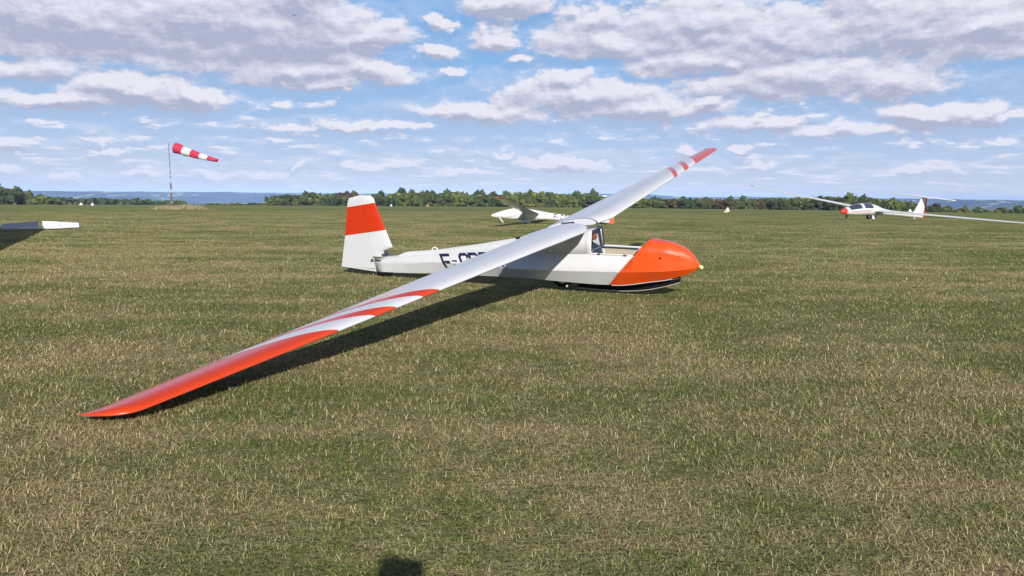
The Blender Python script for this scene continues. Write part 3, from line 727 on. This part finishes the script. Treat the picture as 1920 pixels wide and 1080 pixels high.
for s in (-1, 1):
    w_, _r = make_wing(H, s, M_g3w, SPN=10.6, Y0=.2, YR=.35, CRt=1.0, CT=.36, XLE=.05, XLT=-.10, ZW=.58, DIH=3.0, INC=2.5, WASH=2, AIL=(5.8, 9.3), TIP=.4, tc=(.165, .12))
MB().tube([(-.2, 9.2, .98), (-.2, 9.2, .90)], .04, 8).build('tip_wheel', M_black, H)
fin3 = aero([(-4.35, .30), (-4.75, .5), (-5.35, 1.45)], [(-5.72, .08), (-5.80, 1.45)], .12, 1.46, .12, 'fin', M_gel, H)
rud3 = aero([(-5.725, .08), (-5.805, 1.45)], [(-5.99, .08), (-6.02, 1.45)], .06, 1.455, .06, 'rudder', M_red, H, True)
mb = MB()
for s in (-1, 1):
    mb.loft([[(-5.25 - .12 * u - (0.62 - .22 * u) * p[0], s * 2.15 * u, 1.485 + p[1] * (.6 - .2 * u)) for p in foil_poly(0, 1, 8, .20)] for u in (0, .5, .97, 1)])
mb.build('tailplane', M_gel, H, 50)
wheel((.12, 0, .20), .20, .13, H)
mb = MB()
for s in (-1, 1): mb.prism([(-.55, .27), (-.05, .27), (-.10, .06), (-.20, .02), (-.5, .05)], .012, 'y', s * .13)
mb.build('gear_door', M_gel, H)
wheel((2.35, 0, .19), .11, .07, H)
wheel((-4.9, 0, .07), .09, .05, H, M_gel)
x0 = -1.9
for ch in 'F-C':
    letter(ch, lambda u, vv, x0=x0: (x0 - u * .13, at3(x0)[1] * .93 + .012, at3(x0)[0] - .09 + vv * .2), .25, 'registration_letter', M_palegrey, fus3); x0 -= .19
# single-seater with cloth cover, behind the big glider
K = empty('glider', (.62, 37.6, -.03), R(4.3), 0, R(180 - 11))
tag(K, 'white glider, cockpit wrapped in white cloth, standing behind the orange nosed one', 'glider')
s2 = smooth_stn([(1.68, .355, .012, .012), (1.60, .36, .05, .05), (1.3, .39, .14, .13), (.9, .425, .22, .215), (.4, .44, .27, .27), (-.1, .43, .27, .27), (-.6, .40, .22, .225),
      (-1.1, .36, .155, .175), (-1.8, .30, .115, .145), (-2.8, .235, .085, .115), (-3.7, .19, .06, .10), (-3.95, .18, .04, .095)])
fus2, at2 = round_fuselage(s2, K, M_gel)
def m_cover(n, b):
    o = n.n('ShaderNodeTexCoord').outputs['Object']
    d = n.v('SUBTRACT', o, (-.05, .27, .52))
    x, y, z = n.sep(d); an = n.m('ARCTAN2', z, x)
    w = n.noise(n.comb(n.m('MULTIPLY', an, 3.2), n.m('MULTIPLY', x, .7), y), 2.2, 3, .55)
    bp = n.n('ShaderNodeBump'); bp.inputs['Strength'].default_value = 1.0; bp.inputs['Distance'].default_value = .09
    n.put(bp.inputs['Height'], w); n.put(b.inputs['Normal'], bp.outputs[0])
M_cover = mat('white_cotton_cover', (.70, .69, .70), .8, fn=m_cover)
cv, _ = round_fuselage(s2, K, M_cover, 'canopy_cover', .05, 1.66, -62, 242, .022, False, 36)
cm_ = cv.modifiers.new('t', 'SOLIDIFY'); cm_.thickness = .01
mb = MB().tube([(.06, (at2(.06)[1] + .03) * cos(R(t)), at2(.06)[0] + (at2(.06)[2] + .03) * sin(R(t))) for t in range(-62, 243, 16)], .012, 6)
mb.build('cover_hem', M_palegrey, cv)
mb = MB(); mb.add([(1.30, .10, .275), (1.22, .11, .26), (1.06, .05, .04), (1.10, .05, .03)], [(0, 1, 2, 3)]); st_ = mb.build('cover_strap', M_cover, cv); st_.modifiers.new('t', 'SOLIDIFY').thickness = .03
M_g2w = mat('gelcoat_wing_orange_tip', GELC, .22, coat=.6, fn=two_tone(GELC, (.80, .07, .02), 'ay', 6.75))
for s in (-1, 1):
    make_wing(K, s, M_g2w, SPN=7.4, Y0=.15, YR=.27, CRt=.80, CT=.33, XLE=.10, XLT=-.02, ZW=.50, DIH=1.6, INC=3, WASH=1.5, AIL=(4.3, 6.9), TIP=.35, tc=(.135, .12))
wheel((.0, 0, .125), .125, .1, K)
mb = MB()
for s in (-1, 1): mb.prism([(.22, .17), (-.26, .17), (-.24, .05), (.20, .03)], .010, 'y', s * .10)
mb.build('gear_door', M_gel, K)
aero([(-3.35, .25), (-3.5, .4), (-3.72, 1.22)], [(-3.90, .08), (-3.95, 1.22)], .12, 1.22, .09, 'fin', M_gel, K)
M_g2r = mat('rudder_orange_foot', GELC, .25, coat=.4, fn=lambda n, b: n.put(b.inputs['Base Color'], n.mix(n.m('LESS_THAN', n.sep(n.n('ShaderNodeTexCoord').outputs['Object'])[2], .62), GELC, (.80, .085, .02))))
aero([(-3.905, .06), (-3.955, 1.22)], [(-4.16, .06), (-4.13, 1.22)], .07, 1.218, .05, 'rudder', M_g2r, K, True)
mb = MB()
for s in (-1, 1):
    mb.loft([[(-3.62 - .06 * u - (0.42 - .14 * u) * p[0], s * 1.15 * u, 1.24 + p[1] * (.42 - .14 * u)) for p in foil_poly(0, 1, 8, .20)] for u in (0, .5, .97, 1)])
mb.build('tailplane', M_gel, K, 50)
x0 = -1.38
for ch, adv in (('F', .175), ('-', .14), ('C', .185), ('G', .185), ('F', .185), ('B', .19)):
    letter(ch, lambda u, vv, x0=x0: (x0 - u * .13, at2(x0)[1] * .97 + .012, at2(x0)[0] - .085 + vv * .19), .27, 'registration_letter', M_greymark, fus2); x0 -= adv

# ------------------------------------------------------------------ loose tailplane lying at the left, half in shade
T = empty('tailplane', (-16.30, 27.25, -.02), 0, 0, R(30))
tag(T, 'detached grey tailplane lying on the grass at the left edge, half of it in shade', 'tailplane')
M_tp = mat('pale_blue_grey_paint', (.46, .47, .52), .5)
def panel(pts, th, name, m):
    mb = MB(); a = [Vector(p) for p in pts]; nn = (a[1] - a[0]).cross(a[2] - a[0]).normalized() * th
    n = len(a); mb.add(a + [p + nn for p in a], [tuple(range(n)), tuple(range(2 * n - 1, n - 1, -1))] + [(i, (i + 1) % n, n + (i + 1) % n, n + i) for i in range(n)])
    return mb.build(name, m, T, bevel=.004)
panel([(-1.10, .02, .02), (-.02, .0, .03), (.0, .10, .29), (-1.08, .08, .20)], .03, 'left_half', M_tp)
panel([(.52, .04, .03), (1.22, .06, .06), (1.21, .12, .22), (.56, .14, .26)], .03, 'right_half', M_tp)
panel([(.08, .0, .06), (.62, .0, .06), (.60, .12, .23), (.12, .12, .24)], .03, 'centre_panel', M_greyp)
MB().tube([(.10, .12, .265), (.60, .12, .245)], .028, 10).build('leading_edge_roll', M_gel, T, 60)
MB().loft([[(x, -.10 - w_, .05), (x, -.10 + w_, .05), (x, -.10 + w_ * .6, .085), (x, -.10 - w_ * .6, .085)] for x, w_ in ((-.62, .03), (-.50, .02), (0, .04), (.25, .07), (.5, .07), (.66, .03))]).build('elevator_spar', M_gel, T)
MB().box((-.63, -.10, .045), (.10, .08, .07)).build('spar_bracket', M_tp, T, bevel=.006)

# ------------------------------------------------------------------ windsock
WSD = 96.0; wa = AE(322, 390)[0]
WS = empty('windsock', (WSD * sin(wa), WSD * cos(wa), gz(WSD)))
tag(WS, 'red and white striped windsock streaming from a leaning rusty mast', 'windsock')
M_rust = mat('rusty_painted_pole', (.25, .14, .12), .7, fn=lambda n, b: n.put(b.inputs['Base Color'], n.mix(n.m('GREATER_THAN', n.noise(n.v('MULTIPLY', n.n('ShaderNodeTexCoord').outputs['Object'], (0, 0, 1)), 1.1, 2), .52), (.13, .08, .085), (.40, .37, .40))))
px2m = WSD / CF
MB().tube([(0, 0, -.1), (0, 0, 2.6), (-.01, 0, 4.0), (-.05, 0, 7.2)], [.10, .09, .05, .035], 8).build('mast', M_rust, WS)
MB().tube([(.16, 0, 0), (-.02, 0, 3.9)], [.05, .03], 6).build('brace_post', M_rust, WS)
MB().tube([(-.05, 0, 3.0), (1.0, .3, 0)], .008, 5).tube([(-.05, 0, 3.0), (-1.0, .3, 0)], .008, 5).build('guy_wire', M_metal, WS)
MB().tube([(-.05, 0, 7.1), (.66, 0, 7.0)], .014, 6).build('swivel_arm', M_metal, WS)
M_sock = mat('windsock_cloth', (.50, .022, .07), .85)
M_sockw = mat('windsock_white_cloth', (.60, .60, .60), .85)
p0_, p1_ = Vector((.72, 0, 6.76)), Vector((5.62, -1.0, 5.22)); d_ = (p1_ - p0_); dn = d_.normalized(); up_ = Vector((0, 0, 1)); sd_ = dn.cross(up_).normalized(); un = sd_.cross(dn)
def sockr(u):
    c = p0_ + d_ * u + Vector((0, 0, .16 * u * u - .05 * sin(u * 3.1)))
    r_ = .58 * (1 - .70 * u) * (1 + .02 * sin(u * 30))
    return [c + (sd_ * cos(R(t)) + un * sin(R(t)) * 1.0) * r_ * (1 + .045 * sin(u * 26 + t * .05) + .03 * sin(u * 9 + t * .11)) for t in range(0, 360, 20)]
cuts = [0, .19, .385, .585, .78, 1.0]
for i in range(5):
    seg = MB().loft([sockr(cuts[i] + (cuts[i + 1] - cuts[i]) * k / 6) for k in range(7)], True, False, False).build('sock_band', (M_sock, M_sockw)[i % 2], WS, 70)
    seg.modifiers.new('t', 'SOLIDIFY').thickness = .01
MB().tube(sockr(0) + [sockr(0)[0]], .02, 5).build('sock_hoop', M_metal, WS)
# tall dry grass at its foot
def tuft(name, n, cx, cy, rx_, ry_, h, seed, cz):
    q = np.random.RandomState(seed); mb = MB()
    for i in range(n):
        x, y = cx + q.normal(0, rx_), cy + q.normal(0, ry_); hh = h * (.5 + q.rand() * .7) * math.exp(-abs((x - cx) / (2.6 * rx_)) ** 2.2) * (.75 + .5 * sin(x * 3.1) * sin(x * 1.7 + 1)); a = q.rand() * 6.28; w = .025; l = q.normal(.1, .18) * hh
        mb.v += [(x - w * cos(a), y - w * sin(a), cz), (x + w * cos(a), y + w * sin(a), cz), (x + l, y + l * .3, cz + hh)]; k = len(mb.v); mb.f.append((k - 3, k - 2, k - 1))
    return mb
M_dry = mat('tall_dry_grass', (.36, .27, .17), .9, fn=lambda n, b: n.put(b.inputs['Base Color'], n.mix(n.n('ShaderNodeNewGeometry').outputs['Random Per Island'], (.17, .16, .06), (.50, .38, .26))))
o = tuft('dry_grass', 2400, WS.location.x + .9, WS.location.y, 1.25, .8, .66, 5, gz(WSD)).build('dry_grass', M_dry)
tag(o, 'tall uncut dry grass around the foot of the windsock mast', 'tall grass', kind='stuff')

# ------------------------------------------------------------------ field markers
def marker(px, py_base, hgt, wid, label, mt_, cone=False):
    a, e = AE(px, py_base)
    lo, hi = 20.0, 400.0
    for _ in range(50):
        md = (lo + hi) / 2
        if CH + md * tan(e) > gz(md): lo = md
        else: hi = md
    d = lo; h = hgt * d / CF; w = wid * d / CF
    m0 = empty('field_marker', (d * sin(a), d * cos(a), gz(d)), 0, 0, -a)
    tag(m0, label, 'marker', 'white field markers')
    if cone:
        MB().tube([(0, 0, 0), (0, 0, h * .12), (0, 0, h * .7), (0, 0, h)], [w / 2, w * .46, w * .2, w * .06], 12).build('cone', mt_, m0)
    else:
        MB().prism([(-w / 2, 0), (w / 2, 0), (w * .1, h), (-w * .1, h)], w * .7, 'y').build('marker_body', mt_, m0, bevel=.01)
    MB().box((0, 0, .012), (w * 1.1, w * .8, .02)).build('base_plate', M_palegrey, m0)
M_yel = mat('yellow_plastic', (.72, .42, .03), .5); M_wp = mat('white_plastic', (.82, .80, .72), .5)
marker(152, 384.4, 3.6, 6, 'white cone marker, left one of the pair near the left treeline', M_wp, True)
marker(173.5, 384.9, 4.0, 6, 'white cone marker, right one of the pair near the left treeline', M_wp, True)
marker(733.5, 386.6, 4.0, 4, 'small white marker just right of the tall striped tail fin', M_wp, True)
marker(802, 387.2, 3, 4, 'small yellow marker between the striped tail fin and the covered glider', M_yel, True)
marker(1706, 397.2, 5.0, 7, 'white marker behind the two seat glider, left of its fin', M_wp, True)
marker(1364, 396.5, 7, 8, 'white tent shaped marker with a yellow side, right of the raised wing', M_wp)
marker(1360.5, 398.3, 3.6, 7, 'yellow marker lying against the white tent shaped one', M_yel)

# ------------------------------------------------------------------ trees of the far treeline
def crown_mesh(name, seed, kind):
    q = np.random.RandomState(seed); V = []; F = []
    lobes = []
    if kind == 'round':
        for i in range(9): lobes.append((q.normal(0, .26), q.normal(0, .26), .58 + q.normal(0, .15), .24 + q.rand() * .12))
    elif kind == 'tall':
        for i in range(8): lobes.append((q.normal(0, .11), q.normal(0, .11), .22 + .60 * i / 7, .26 * (1.15 - i / 10.)))
    else:
        for i in range(8): lobes.append((q.normal(0, .42), q.normal(0, .35), .34 + q.normal(0, .12), .25 + q.rand() * .1))
    if kind != 'bush':
        for i in range(5): lobes.append((q.normal(0, .28), q.normal(0, .28), .16 + .10 * q.rand(), .17))
    for lx, ly, lz, lr in lobes:
        n = int(150 * (lr / .28) ** 2)
        for _ in range(n):
            d = Vector((q.normal(), q.normal(), q.normal())).normalized(); rr = lr * (.72 + .36 * q.rand())
            c = Vector((lx, ly, lz)) + Vector((d.x, d.y, d.z * .85)) * rr
            if c.z < .03: continue
            s = .028 + .034 * q.rand()
            nn = (d * .9 + Vector((q.normal(), q.normal(), q.normal())) * .55).normalized(); a = nn.orthogonal().normalized(); a.rotate(Matrix.Rotation(q.rand() * 6.28, 3, nn)); b_ = nn.cross(a)
            k = len(V); V += [c - a * s, c - b_ * s * .7, c + a * s, c + b_ * s * .8]; F.append((k, k + 1, k + 2, k + 3))
    for lx, ly, lz, lr in lobes:      # inner leaf mass so the sky only shows through at the edges
        for _ in range(26):
            c = Vector((lx, ly, lz)) + Vector((q.normal(), q.normal(), q.normal())) * lr * .33
            if c.z < .03: continue
            nn = Vector((q.normal(), q.normal(), q.normal())).normalized(); a = nn.orthogonal(); b_ = nn.cross(a); s = lr * .42
            k = len(V); V += [c - a * s, c - b_ * s, c + a * s, c + b_ * s]; F.append((k, k + 1, k + 2, k + 3))
    me = bpy.data.meshes.new(name); me.from_pydata([tuple(p) for p in V], [], F); me.update(); return me
def trunk_mesh(name, seed, kind):
    q = np.random.RandomState(seed + 50); mb = MB()
    mb.tube([(0, 0, -.03), (.01, 0, .15), (-.01, .01, .35), (0, 0, .6)], [.035, .026, .02, .008], 7)
    for i in range(5):
        a = q.rand() * 6.28; z = .18 + .08 * i; mb.tube([(0, 0, z), (.12 * cos(a), .12 * sin(a), z + .12), (.24 * cos(a), .24 * sin(a), z + .22)], [.014, .010, .004], 5)
    me = bpy.data.meshes.new(name); me.from_pydata(mb.v, [], mb.f); me.update(); return me
def leafmat(name, c0, c1):
    def f(n, b):
        g = n.n('ShaderNodeNewGeometry'); oi = n.n('ShaderNodeObjectInfo').outputs['Random']
        r_ = n.m('ADD', n.m('MULTIPLY', g.outputs['Random Per Island'], .5), n.m('MULTIPLY', n.noise(n.n('ShaderNodeTexCoord').outputs['Object'], 3.2, 2), .7))
        c = n.mix(n.rng(r_, .25, .9), c0, c1)
        c = n.mix(n.m('MULTIPLY', oi, .45), c, (c0[0] * 1.5, c0[1] * 1.1, c0[2]))
        n.put(b.inputs['Base Color'], c); b.inputs['Specular IOR Level'].default_value = .15
        tr = n.n('ShaderNodeBsdfTranslucent'); n.put(tr.inputs[0], c); mx = n.n('ShaderNodeMixShader'); mx.inputs[0].default_value = .25
        n.nt.links.new(b.outputs[0], mx.inputs[1]); n.nt.links.new(tr.outputs[0], mx.inputs[2]); n.nt.links.new(mx.outputs[0], n.nt.nodes['Material Output'].inputs[0])
    return mat(name, c0, .8, fn=f)
LM = {'dark': leafmat('leaves_dark', (.048, .075, .028), (.105, .14, .050)), 'mid': leafmat('leaves_mid', (.075, .11, .034), (.165, .205, .068)),
      'light': leafmat('leaves_light', (.10, .145, .03), (.23, .27, .07)), 'yellow': leafmat('leaves_yellow', (.13, .145, .02), (.30, .28, .05)), 'brown': leafmat('leaves_brown', (.10, .085, .03), (.17, .13, .06))}
M_bark = mat('bark', (.10, .08, .06), .9)
protos = {}
for ki, kind in enumerate(('round', 'tall', 'bush')):
    for lm in LM:
        for vr in range(2 if lm in ('mid', 'dark') else 1):
            me = crown_mesh('crown', 10 * ki + vr + 3, kind); me.materials.append(LM[lm]); tr = trunk_mesh('trunk', 10 * ki + vr, kind); tr.materials.append(M_bark)
            protos[(kind, lm, vr)] = (me, tr)
LBL = {('round', 'dark'): 'dark green round crowned tree standing in the far treeline', ('round', 'mid'): 'green round crowned tree standing in the far treeline', ('round', 'light'): 'light green round tree standing in the far treeline',
       ('round', 'yellow'): 'yellow green round tree in the far treeline', ('round', 'brown'): 'brownish turning tree in the far treeline',
       ('tall', 'dark'): 'dark narrow tree rising above the far treeline', ('tall', 'mid'): 'green narrow tree in the far treeline', ('tall', 'light'): 'light green narrow tree in the far treeline', ('tall', 'yellow'): 'yellow narrow tree in the far treeline', ('tall', 'brown'): 'brown narrow tree in the far treeline',
       ('bush', 'dark'): 'dark green bush at the far edge of the airfield', ('bush', 'mid'): 'green bush at the far edge of the airfield', ('bush', 'light'): 'pale green bush at the far edge of the airfield',
       ('bush', 'yellow'): 'yellow green bush at the far edge of the airfield', ('bush', 'brown'): 'brownish bush at the far edge of the airfield'}
def tree(px, dist_, h, wd, kind, lm, label=None):
    a = math.atan((px - 960) / CF)
    vr = rng.randrange(2) if lm in ('mid', 'dark') else 0
    cr_, tk_ = protos[(kind, lm, vr)]
    dd = dist_ / cos(a) * .985
    nm_ = 'bush' if kind == 'bush' else 'tree'
    t = empty(nm_, (dd * sin(a), dd * cos(a), gz(dd) - .1), 0, 0, rng.random() * 6.28)
    t.scale = (wd, wd, h)
    for nn_, me in (('crown', cr_), ('trunk', tk_)):
        o_ = bpy.data.objects.new(nn_, me); COL.objects.link(o_); o_.parent = t
    if label: tag(t, label, nm_)
    else: tag(t, LBL[(kind, lm)], nm_, 'bushes along the far field edge' if kind == 'bush' else 'trees of the far treeline')
tops = [(-60, 346), (0, 349), (38, 350), (50, 357), (85, 360), (108, 364), (118, 373), (180, 374), (300, 378), (420, 378), (500, 376), (512, 367), (540, 363), (600, 362.5), (700, 365), (715, 371), (735, 363), (750, 360), (800, 362), (860, 361), (900, 363),
        (930, 367), (960, 362), (1000, 361), (1060, 363), (1100, 362), (1128, 369), (1200, 372), (1290, 372), (1400, 371), (1440, 369), (1500, 368), (1530, 366), (1560, 364.5), (1620, 365), (1680, 369), (1725, 372), (1760, 381), (1785, 383), (1830, 383), (1852, 384), (1880, 381), (1905, 379), (1990, 378)]
def topy(px): return float(np.interp(px, [p[0] for p in tops], [p[1] for p in tops]))
px = -70.0
while px < 1990:
    ht = hzy(px) + 21.3 - topy(px)
    big = ht > 11
    step = 15 if big else 13
    for row in (0, 1):
        if row and not big: continue
        d = 432 + row * 16 + rng.uniform(-5, 5)
        hh = (ht + rng.uniform(-2.2, .9)) * d / CF * (1.0 if row else rng.uniform(.55, .95))
        if not big: hh = max(.8, ht * (rng.uniform(.45, 1.1) if px > 340 else rng.uniform(.3, .8))) * d / CF
        r_ = rng.random()
        if px < 110: lm = 'mid' if r_ < .6 else ('dark' if r_ < .8 else 'light')
        elif px < 510: lm = 'light' if r_ < .4 else ('mid' if r_ < .75 else 'yellow')
        elif 960 < px < 1080: lm = 'light' if r_ < .55 else ('yellow' if r_ < .72 else 'mid')
        elif 1240 < px < 1460: lm = 'mid' if r_ < .5 else ('brown' if r_ < .68 else 'dark')
        elif px > 1760: lm = 'light' if r_ < .35 else ('yellow' if r_ < .5 else 'mid')
        else: lm = 'mid' if r_ < .5 else ('dark' if r_ < .72 else ('light' if r_ < .92 else 'yellow'))
        kd = 'round' if big and rng.random() < .9 else ('tall' if big else 'bush')
        if px < 115: hh *= 1.32
        hh *= 1.08
        if px > 1735: hh = max(hh, ht * d / CF) * rng.uniform(1.0, 1.3)
        w_ = rng.uniform(.62, .95) * (hh if big else hh * 1.5) * (1 if kd != 'tall' else .75)
        w_ = max(w_, 6.2 if big else 3.6)
        tree(px + rng.uniform(-3, 3), d, hh, w_, kd, lm)
    px += step
hM = lambda px_, y_, d_: (hzy(px_) + 21.3 - y_) * d_ / CF
tree(655, 440, hM(655, 358.5, 440), 8.5, 'round', 'brown', 'dark brownish tree showing just above and left of the striped tail fin')
tree(712, 446, hM(712, 360.5, 446), 5.5, 'round', 'dark', 'greyish tree rising just right of the striped tail fin')
tree(750, 440, hM(750, 358, 440), 7.5, 'round', 'dark', 'tall dark tree, highest in the treeline right of the striped tail fin')
tree(858, 444, hM(858, 357.5, 444), 3.4, 'tall', 'mid', 'thin pointed tree sticking up between the tail fin and the covered glider')
tree(975, 440, hM(975, 357, 440), 3.2, 'tall', 'dark', 'thin dark pointed tree above the cloth cover of the glider')
tree(990, 440, hM(990, 357, 440), 5.0, 'tall', 'mid', 'broad pointed tree, middle of the three peaks above the covered glider')
tree(1010, 440, hM(1010, 358, 440), 3.6, 'tall', 'mid', 'thin pointed tree, right of the three peaks above the covered glider')
tree(1104, 436, hM(1104, 361, 436), 8.2, 'round', 'mid', 'rounded dark green tree just left of the raised wing')
tree(925, 430, hM(925, 364, 430), 7.5, 'round', 'dark', 'dark tree directly behind the orange wing tip of the covered glider')
tree(1001, 425, hM(1001, 377, 425), 5.5, 'bush', 'yellow', 'bright yellow green bush behind the covered glider')
tree(1805, 425, hM(1805, 374.5, 425), 5.5, 'tall', 'yellow', 'bright yellow green pointed tree right of the T tail')
tree(1850, 430, hM(1850, 381, 430), 5.5, 'round', 'yellow', 'yellow green tree between the bright pointed tree and the right edge')
tree(1874, 440, hM(1874, 378, 440), 5.5, 'round', 'dark', 'dark round tree near the right edge behind yellow bushes')
tree(1838, 440, hM(1838, 379, 440), 2.6, 'tall', 'dark', 'small dark pointed tree right of the bright yellow green one')
tree(1905, 436, hM(1905, 375.5, 436), 6.0, 'round', 'dark', 'dark green tree at the right edge of the treeline')
tree(22, 420, hM(22, 347, 420), 9.0, 'round', 'dark', 'tallest dark round tree at the left edge')
tree(92, 424, hM(92, 360, 424), 8.0, 'round', 'light', 'pale green rounded tree, right end of the left clump')
tree(155, 430, hM(155, 368.5, 430), 6.0, 'bush', 'mid', 'round green bush behind the pair of white cone markers')
tree(1362, 430, hM(1362, 387, 430), 5.0, 'bush', 'yellow', 'yellow green bush behind the white tent shaped marker')
um = MB(); qq = np.random.RandomState(9)
for i in range(15000):
    p_x = qq.uniform(500, 1990) if i % 7 else qq.uniform(-70, 118)
    d = qq.uniform(424, 452); a = math.atan((p_x - 960) / CF); x, y = d * tan(a), d; rr = math.hypot(x, y)
    s = .30 + .35 * qq.rand(); z = gz(rr) + abs(qq.normal(0, .75)); nn = Vector((qq.normal(), qq.normal() - .6, qq.normal() + .3)).normalized(); aa = nn.orthogonal(); b_ = nn.cross(aa); c = Vector((x, y, z)); k = len(um.v)
    um.v += [tuple(c - aa * s), tuple(c - b_ * s), tuple(c + aa * s), tuple(c + b_ * s)]; um.f.append((k, k + 1, k + 2, k + 3))
o = um.build('undergrowth', LM['mid']); tag(o, 'dense green undergrowth along the foot of the far treeline', 'undergrowth', kind='stuff')
# darker wood on the slope beyond the bushes, reads as one mass
me_ = MB(); qq = np.random.RandomState(4)
for i in range(2600):
    p_x = 100 + 250 * qq.rand() ** 1.5; d = qq.uniform(640, 700); a = math.atan((p_x - 960) / CF); x, y = d * sin(a), d * cos(a)
    topz_ = CH - (373.2 + (p_x - 110) * .012 + 1.1 * sin(p_x * .09) + .9 * sin(p_x * .31) + max(0, p_x - 230) * .03 - hzy(p_x)) / CF * d
    z = topz_ - abs(qq.normal(0, 2.4)); s = 1.1 + qq.rand()
    nn = Vector((qq.normal(), qq.normal() - .5, qq.normal())).normalized(); aa = nn.orthogonal(); b_ = nn.cross(aa); c = Vector((x, y, z)); k = len(me_.v)
    me_.v += [tuple(c - aa * s), tuple(c - b_ * s), tuple(c + aa * s), tuple(c + b_ * s)]; me_.f.append((k, k + 1, k + 2, k + 3))
o = me_.build('woodland', LM['dark']); tag(o, 'dark band of distant woodland below the blue hills at the left', 'woodland', kind='stuff')

# ------------------------------------------------------------------ unseen box on wheels, a guess, added past the left edge to cast the shadow
shx, shy = SD.x / -SD.z, SD.y / -SD.z
def up_shadow(p, h): return Vector((p[0] - shx * h, p[1] - shy * h))
HT = 2.15
a_, b_ = up_shadow((-10.2, 15.6), HT), up_shadow((-16.9, 29.2), HT)
TRL = empty('shadow_trailer', (*((a_ + b_) / 2), 0), 0, 0, math.atan2((b_ - a_).y, (b_ - a_).x))
tag(TRL, 'long white box on wheels, a guess, added unseen beyond the left edge to cast the shadow on the grass', 'shadow_trailer')
ln = (b_ - a_).length
sect = [(.0, .45), (.0, 1.95), (.10, 2.08), (.3, HT), (1.5, HT), (1.75, 2.08), (1.85, 1.95), (1.85, .45)]
MB().loft([[(x, y * k + (1 - k) * .9, z if z < 1 else 1 + (z - 1) * k) for y, z in sect] for x, k in ((-ln / 2, 1), (ln / 2 - .4, 1), (ln / 2, .93))]).build('box_body', M_gel, TRL, 30)
for s in (0.05, 1.80): wheel((0, s, .33), .33, .18, TRL)
MB().tube([(-ln / 2, .92, .5), (-ln / 2 - 1.3, .92, .5)], .05, 8).build('drawbar', M_steel, TRL)

# ------------------------------------------------------------------ photographer behind the camera (casts the shadow at the bottom edge)
def skin(name, J, E, rad, m, parent=None, sub=1):
    me = bpy.data.meshes.new(name); me.from_pydata(J, E, []); o_ = link(name, me, m, parent)
    sk_ = o_.modifiers.new('skin', 'SKIN'); me.skin_vertices[0].data[0].use_root = True
    for i, r_ in enumerate(rad): me.skin_vertices[0].data[i].radius = (r_, r_) if not hasattr(r_, '__len__') else r_
    s_ = o_.modifiers.new('sub', 'SUBSURF'); s_.levels = sub; s_.render_levels = sub
    return o_
bx, by = .02, -.42
k = 1.50 / 1.75
J = [(0, 0, .92), (0, 0, 1.12), (0, 0, 1.36), (0, .01, 1.48), (0, .03, 1.60), (0, .04, 1.72),
     (.17, 0, 1.40), (.25, .08, 1.20), (.10, .36, 1.46), (-.17, 0, 1.40), (-.25, .08, 1.20), (-.10, .36, 1.46),
     (.10, 0, .88), (.12, .02, .48), (.12, -.02, .07), (.13, .14, .03), (-.10, 0, .88), (-.12, .02, .48), (-.12, -.02, .07), (-.13, .14, .03)]
E_ = [(0, 1), (1, 2), (2, 3), (3, 4), (4, 5), (2, 6), (6, 7), (7, 8), (2, 9), (9, 10), (10, 11), (0, 12), (12, 13), (13, 14), (14, 15), (0, 16), (16, 17), (17, 18), (18, 19)]
rd = [(.15, .11), (.14, .10), (.15, .11), .055, .085, .07, .06, .045, .03, .06, .045, .03, .085, .06, .045, .035, .085, .06, .045, .035]
M_cloth = mat('dark_clothes', (.05, .06, .09), .8)
per = skin('person', [(bx + x * k, by + y * k, z * k) for x, y, z in J], E_, [tuple(q * k for q in r_) if hasattr(r_, '__len__') else r_ * k for r_ in rd], M_cloth)
tag(per, 'person in dark clothes behind the camera holding a phone up, seen only as a shadow', 'person')
ph = MB().box((0.0, -.045, 1.262), (.150, .009, .074), 0, R(7)).build('phone', M_black, None, bevel=.003)
tag(ph, 'black phone held up sideways by the photographer, seen only as a shadow', 'phone')

# ------------------------------------------------------------------ a bird high up at the left
ba, be = AE(553, 29); bd = 120
B_ = MB(); c = Vector((bd * sin(ba) * cos(be), bd * cos(ba) * cos(be), CH + bd * sin(be)))
B_.tube([c + Vector((-.0, -.15, 0)), c + Vector((0, -.05, .0)), c + Vector((0, .08, 0)), c + Vector((0, .2, 0))], [.01, .045, .04, .01], 6)
for s in (-1, 1): B_.add([c + Vector((0, -.07, .02)), c + Vector((0, .08, .02)), c + Vector((s * .25, .06, .10)), c + Vector((s * .42, .0, .02)), c + Vector((s * .22, -.06, .08))], [(0, 1, 2, 3, 4)])
o = B_.build('bird', M_black); tag(o, 'tiny dark bird flying high in the clouds at upper left', 'bird')

# ------------------------------------------------------------------ the air
HZ = MB().box((0, 4900, -58), (24000, 13200, 188)).build('haze', None)
hmn = bpy.data.materials.new('haze_air'); hmn.use_nodes = True; ht_ = hmn.node_tree; ht_.nodes.clear()
pv = ht_.nodes.new('ShaderNodeVolumePrincipled'); pv.inputs['Color'].default_value = (.36, .57, 1.0, 1); pv.inputs['Density'].default_value = 0.000065; pv.inputs['Anisotropy'].default_value = -.45
ou = ht_.nodes.new('ShaderNodeOutputMaterial'); ht_.links.new(pv.outputs[0], ou.inputs['Volume']); HZ.data.materials.append(hmn)
tag(HZ, kind='stuff')
